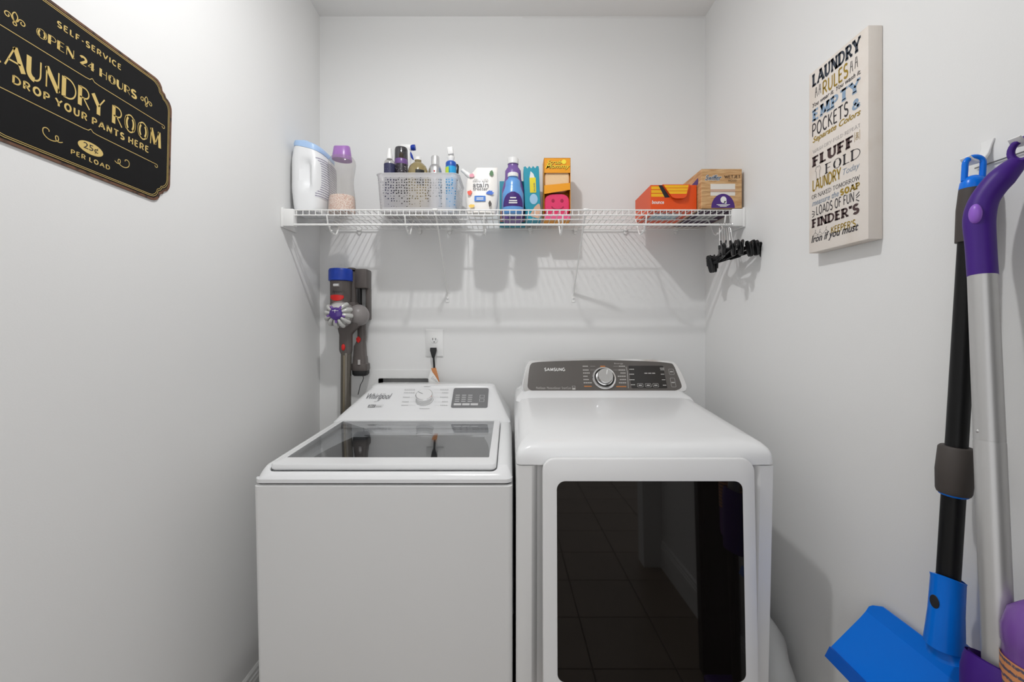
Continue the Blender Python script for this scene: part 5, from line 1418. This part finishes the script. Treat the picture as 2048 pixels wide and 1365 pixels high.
# loop through which the hook passes (loop lies across the wall direction)
lp = []
for k in range(13):
    an = R(180 * k / 12)
    lp.append(at(zp(329)) + Vector((.0125 * math.cos(an), -.004 * math.cos(an), .0125 * math.sin(an))))
dwn = [at(zp(362)) + Vector((.0125, -.004, 0)), at(zp(348)) + Vector((.0125, -.004, 0))] + lp + [at(zp(348)) + Vector((-.0125, .004, 0)), at(zp(362)) + Vector((-.0125, .004, 0))]
B().tube(dwn, .0048, 12).build('hanging_loop', PB, dp)
gr = B().tube([at(zp(377)), at(zp(420)), at(zp(485))], [.0185, .0205, .0195], 22).build('grip', GRIP, dp)
B().tube([at(zp(353)), at(zp(358)), at(zp(366)), at(zp(377)), at(zp(379))], [.006, .014, .0175, .0187, .0186], 22).build('grip_cap', PB, gr)
B().tube([at(zp(484)), at(zp(700)), at(zp(900))], .0160, 20).build('upper_pole', POLE, dp)
B().tube([at(zp(895)), at(zp(899)), at(zp(945)), at(zp(984)), at(zp(990))], [.0225, .0255, .0275, .0255, .0235], 22).build('lock_collar', GRIP, dp)
B().tube([at(zp(988)), at(zp(993)), at(zp(994))], [.0215, .021, .020], 20).build('collar_ring', PB, dp)
B().tube([at(zp(990)), at(zp(1200))], .0172, 20).build('lower_pole', POLE, dp)
sk0, sk1 = at(zp(1163)), at(zp(1300))
rings = []
for t, rr_ in ((0, .0255), (.03, .0245), (.5, .0255), (1.0, .029)):
    c = sk0 + (sk1 - sk0) * t
    rings.append([c + Vector((rr_ * math.cos(2 * math.pi * k / 24), rr_ * math.sin(2 * math.pi * k / 24), (.010 * math.cos(2 * math.pi * k / 24 + 2.6) if t == 0 else 0))) for k in range(24)])
inn = [[p + (Vector((sk0.x, sk0.y, p.z)) - p) * .18 for p in rings[0]], [p + (Vector((sk0.x, sk0.y, p.z)) - p) * .25 - Vector((0, 0, .05)) for p in rings[0]]]
so = B().loft(inn[::-1] + rings, False, True).build('socket', PB, dp)
dirc = Vector((-.97, -.06, 0)).normalized()
B().lathe([(.0085, 0), (.008, .0012)], at(zp(1210)) + dirc * .0248 + Vector((0, 0, 0)), 18, axis=dirc, sy=1.5).build('socket_hole', PRINTK, so)
# the pan: rear wall, floor and lip, running along the wall
def pan_ring(y, k):
    rim = Vector((.886, y, .655)); cr = Vector((.872, y, .618)); lipin = Vector((.787, y, .536)); lip = Vector((.772, y, .515))
    pts = [rim, rim + (cr - rim) * .6, cr + Vector((.001, 0, .006)), cr + Vector((-.012, 0, -.009)), lipin, lip]
    out = [p + Vector((.0, 0, 0)) for p in pts]
    nrm = [Vector((.003, 0, -.0005))] * 2 + [Vector((.0025, 0, -.0025))] * 2 + [Vector((.002, 0, -.003))] * 2
    return out + [p + n_ for p, n_ in reversed(list(zip(pts, nrm)))]
ys = [1.030, 1.022, 1.0, .95, .90, .84, .78, .76, .750, .745]
rings = []
for y in ys:
    rg = pan_ring(y, 0)
    e = min(1, max(0, abs(y - .888) - .107) / .035) ** 2
    for i_, p in enumerate(rg):
        if i_ in (0, 11): p.z -= .020 * e; p.x -= .006 * e
        if i_ in (1, 10): p.z -= .006 * e; p.x -= .003 * e
    rings.append(rg)
pan = B().loft(rings).build('pan', PB, dp, ang=9)
B().loft([[Vector((.7865, y, .5375)), Vector((.782, y, .5385)), Vector((.770, y, .515)), Vector((.774, y, .513))] for y in (1.028, .747)]).build('lip', mat('lip_blue', (.004, .10, .50), .3), pan, smooth=False)
B().lathe([(.035, 0), (.028, .012), (.024, .03)], sk1 + Vector((.012, 0, -.012)), 20, axis=(-.35, 0, .94)).build('pan_boss', PB, pan)

# --- spray mop with purple handle
MPUR = mat('mop_purple', (.058, .014, .22), .45, spec=.35); MLIL = mat('mop_lilac', (.30, .12, .62), .35); MSIL = mat('mop_silver', (.56, .555, .55), .36, metal=.55)
mp = thing('spray_mop', 'silver-poled spray mop with bent purple handle at the right edge', 'mop', (.80, .70, .30))
path = [WX(2036, 322, .866), WX(2026, 333, .862), WX(2006, 353, .852), WX(1984, 377, .842), WX(1966, 405, .834), WX(1958, 440, .829), WX(1961, 490, .826), WX(1965, 552, .822)]
hd_ = B().tube(cubic([tuple(p) for p in [path[0]] + path + [path[-1]]], 5)[5:-10], .0185, 24)
hd_ = B()
smp = []
ctrl = [path[0]] + path + [path[-1]]
for i in range(1, len(ctrl) - 2):
    for j in range(6):
        t = j / 6; q0, q1, q2, q3 = ctrl[i - 1], ctrl[i], ctrl[i + 1], ctrl[i + 2]
        smp.append(.5 * ((2 * q1) + (q2 - q0) * t + (2 * q0 - 5 * q1 + 4 * q2 - q3) * t * t + (3 * q1 - q0 - 3 * q2 + q3) * t ** 3))
smp.append(path[-1])
m_ = len(smp)
rad = [.0115 + .0075 * min(1, i / (m_ * .30)) + .0015 * math.exp(-((i / m_ - .68) / .12) ** 2) for i in range(m_)]
hdl = B().tube(smp, rad, 24).build('handle', MPUR, mp)
rc = WX(2046, 300, .868)
B().tube([rc + Vector((.004 * math.cos(R(a)), -.014 * math.cos(R(a)), .018 * math.sin(R(a)))) for a in range(0, 360, 15)], .0052, 12, closed=True).build('hanging_ring', MPUR, hdl)
bc = WX(1951, 428, .811)
B().ball(bc + Vector((.001, .001, 0)), .0075, .0095, .0175, 20, 14).build('spray_button', MLIL, hdl)
j0, j1, j2 = WX(1965, 550, .822), WX(1979, 881, .810), WX(1999, 1365, .795)
up = B().tube([j0, j1], [.0186, .0190], 24).build('upper_pole', MSIL, mp)
lo = B().tube([j1, j1 + (j2 - j1) * .01, j2, j2 + (j2 - j1) * .35], [.0186, .0193, .0193, .0193], 24).build('lower_pole', MSIL, mp)
sc1 = WX(1968, 861, .810); B().ball(sc1 + Vector((-.0165, -.006, 0)), .0034, n=10, m=8).build('pole_button', MSIL, up)
sc2 = WX(1984, 1338, .796); B().ball(sc2 + Vector((-.014, -.012, 0)), .0038, n=10, m=8).build('pole_button', CHROME, lo)
# solution bottle and its purple cradle
bc_ = Vector((.812, .640, 0)); zt = 1.32 - (1213 - 655) * .640 / 840
bt = B().lathe([(.040, zt - .30), (.043, zt - .285), (.043, zt - .105), (.041, zt - .075), (.043, zt - .07), (.043, zt - .045), (.036, zt - .018), (.020, zt - .002), (.010, zt)], bc_, 32).build('solution_bottle', mat('solution_purple', (.20, .085, .36), .22), mp)
B().lathe([(.0436, zt - .20), (.0436, zt - .088)], bc_, 32, cap0=False, cap1=False).build('bottle_label', stripe_mat('bottle_label_print', (.72, .30, .12), (.10, .09, .14), 26, 'Z', .0), bt)
b = B()
cr = WX(1990, 1350, .796); c2 = Vector((cr.x, cr.y, 0))
for zt_, zb_ in ((1.32 - (1326 - 655) * cr.y / 840, .56),):
    rings = []
    for z_, r_ in ((zb_, .042), (zt_ - .03, .040), (zt_ - .012, .037), (zt_, .034)):
        rings.append([c2 + Vector((r_ * math.cos(R(a)), r_ * math.sin(R(a)), z_ + (.012 * math.cos(R(a - 190))))) for a in range(60, 300, 12)])
    b.loft(rings, False, False, closed=False)
    b.loft([[p * 1 + Vector(((c2.x - p.x) * .12, (c2.y - p.y) * .12, 0)) for p in r0] for r0 in rings], False, False, closed=False)
b.build('cradle', MPUR, mp)
hb = j2 + (j2 - j1) * .35
B().box(hb.x - .06, hb.x + .06, hb.y - .135, hb.y + .135, .012, .045, .012, 3).build('mop_head', MPUR, mp)
B().tube([hb, (hb.x, hb.y, .04)], [.019, .014], 16).build('neck', BLACK, mp)
B().box(hb.x - .058, hb.x + .058, hb.y - .133, hb.y + .133, 0, .013, .004, 1).build('pad', mat('pad_white', (.7, .7, .7), .9), mp)

# --- soft pale bag between dryer and wall
rg_ = random.Random(5)
b = B().ball((.795, 1.36, .21), .082, .15, .215, 40, 26)
for v in b.v:
    d = v - Vector((.795, 1.36, .21))
    v.xyz = Vector((.795, 1.36, .21)) + d * (1 + .035 * math.sin(d.y * 60 + d.z * 30) + .025 * math.sin(d.z * 85 + 1.3 + d.x * 40))
    v.z = max(v.z, .001); v.x = min(max(v.x, .712), .885)
lump = b.build('pale_lump', mat('lump_grey', (.55, .56, .56), .85), origin=(.795, 1.36, 0))  # pale rounded shape, built as a bumpy grey ball
tag(lump, 'pale grey soft bag wedged between the dryer and right wall', 'lump')
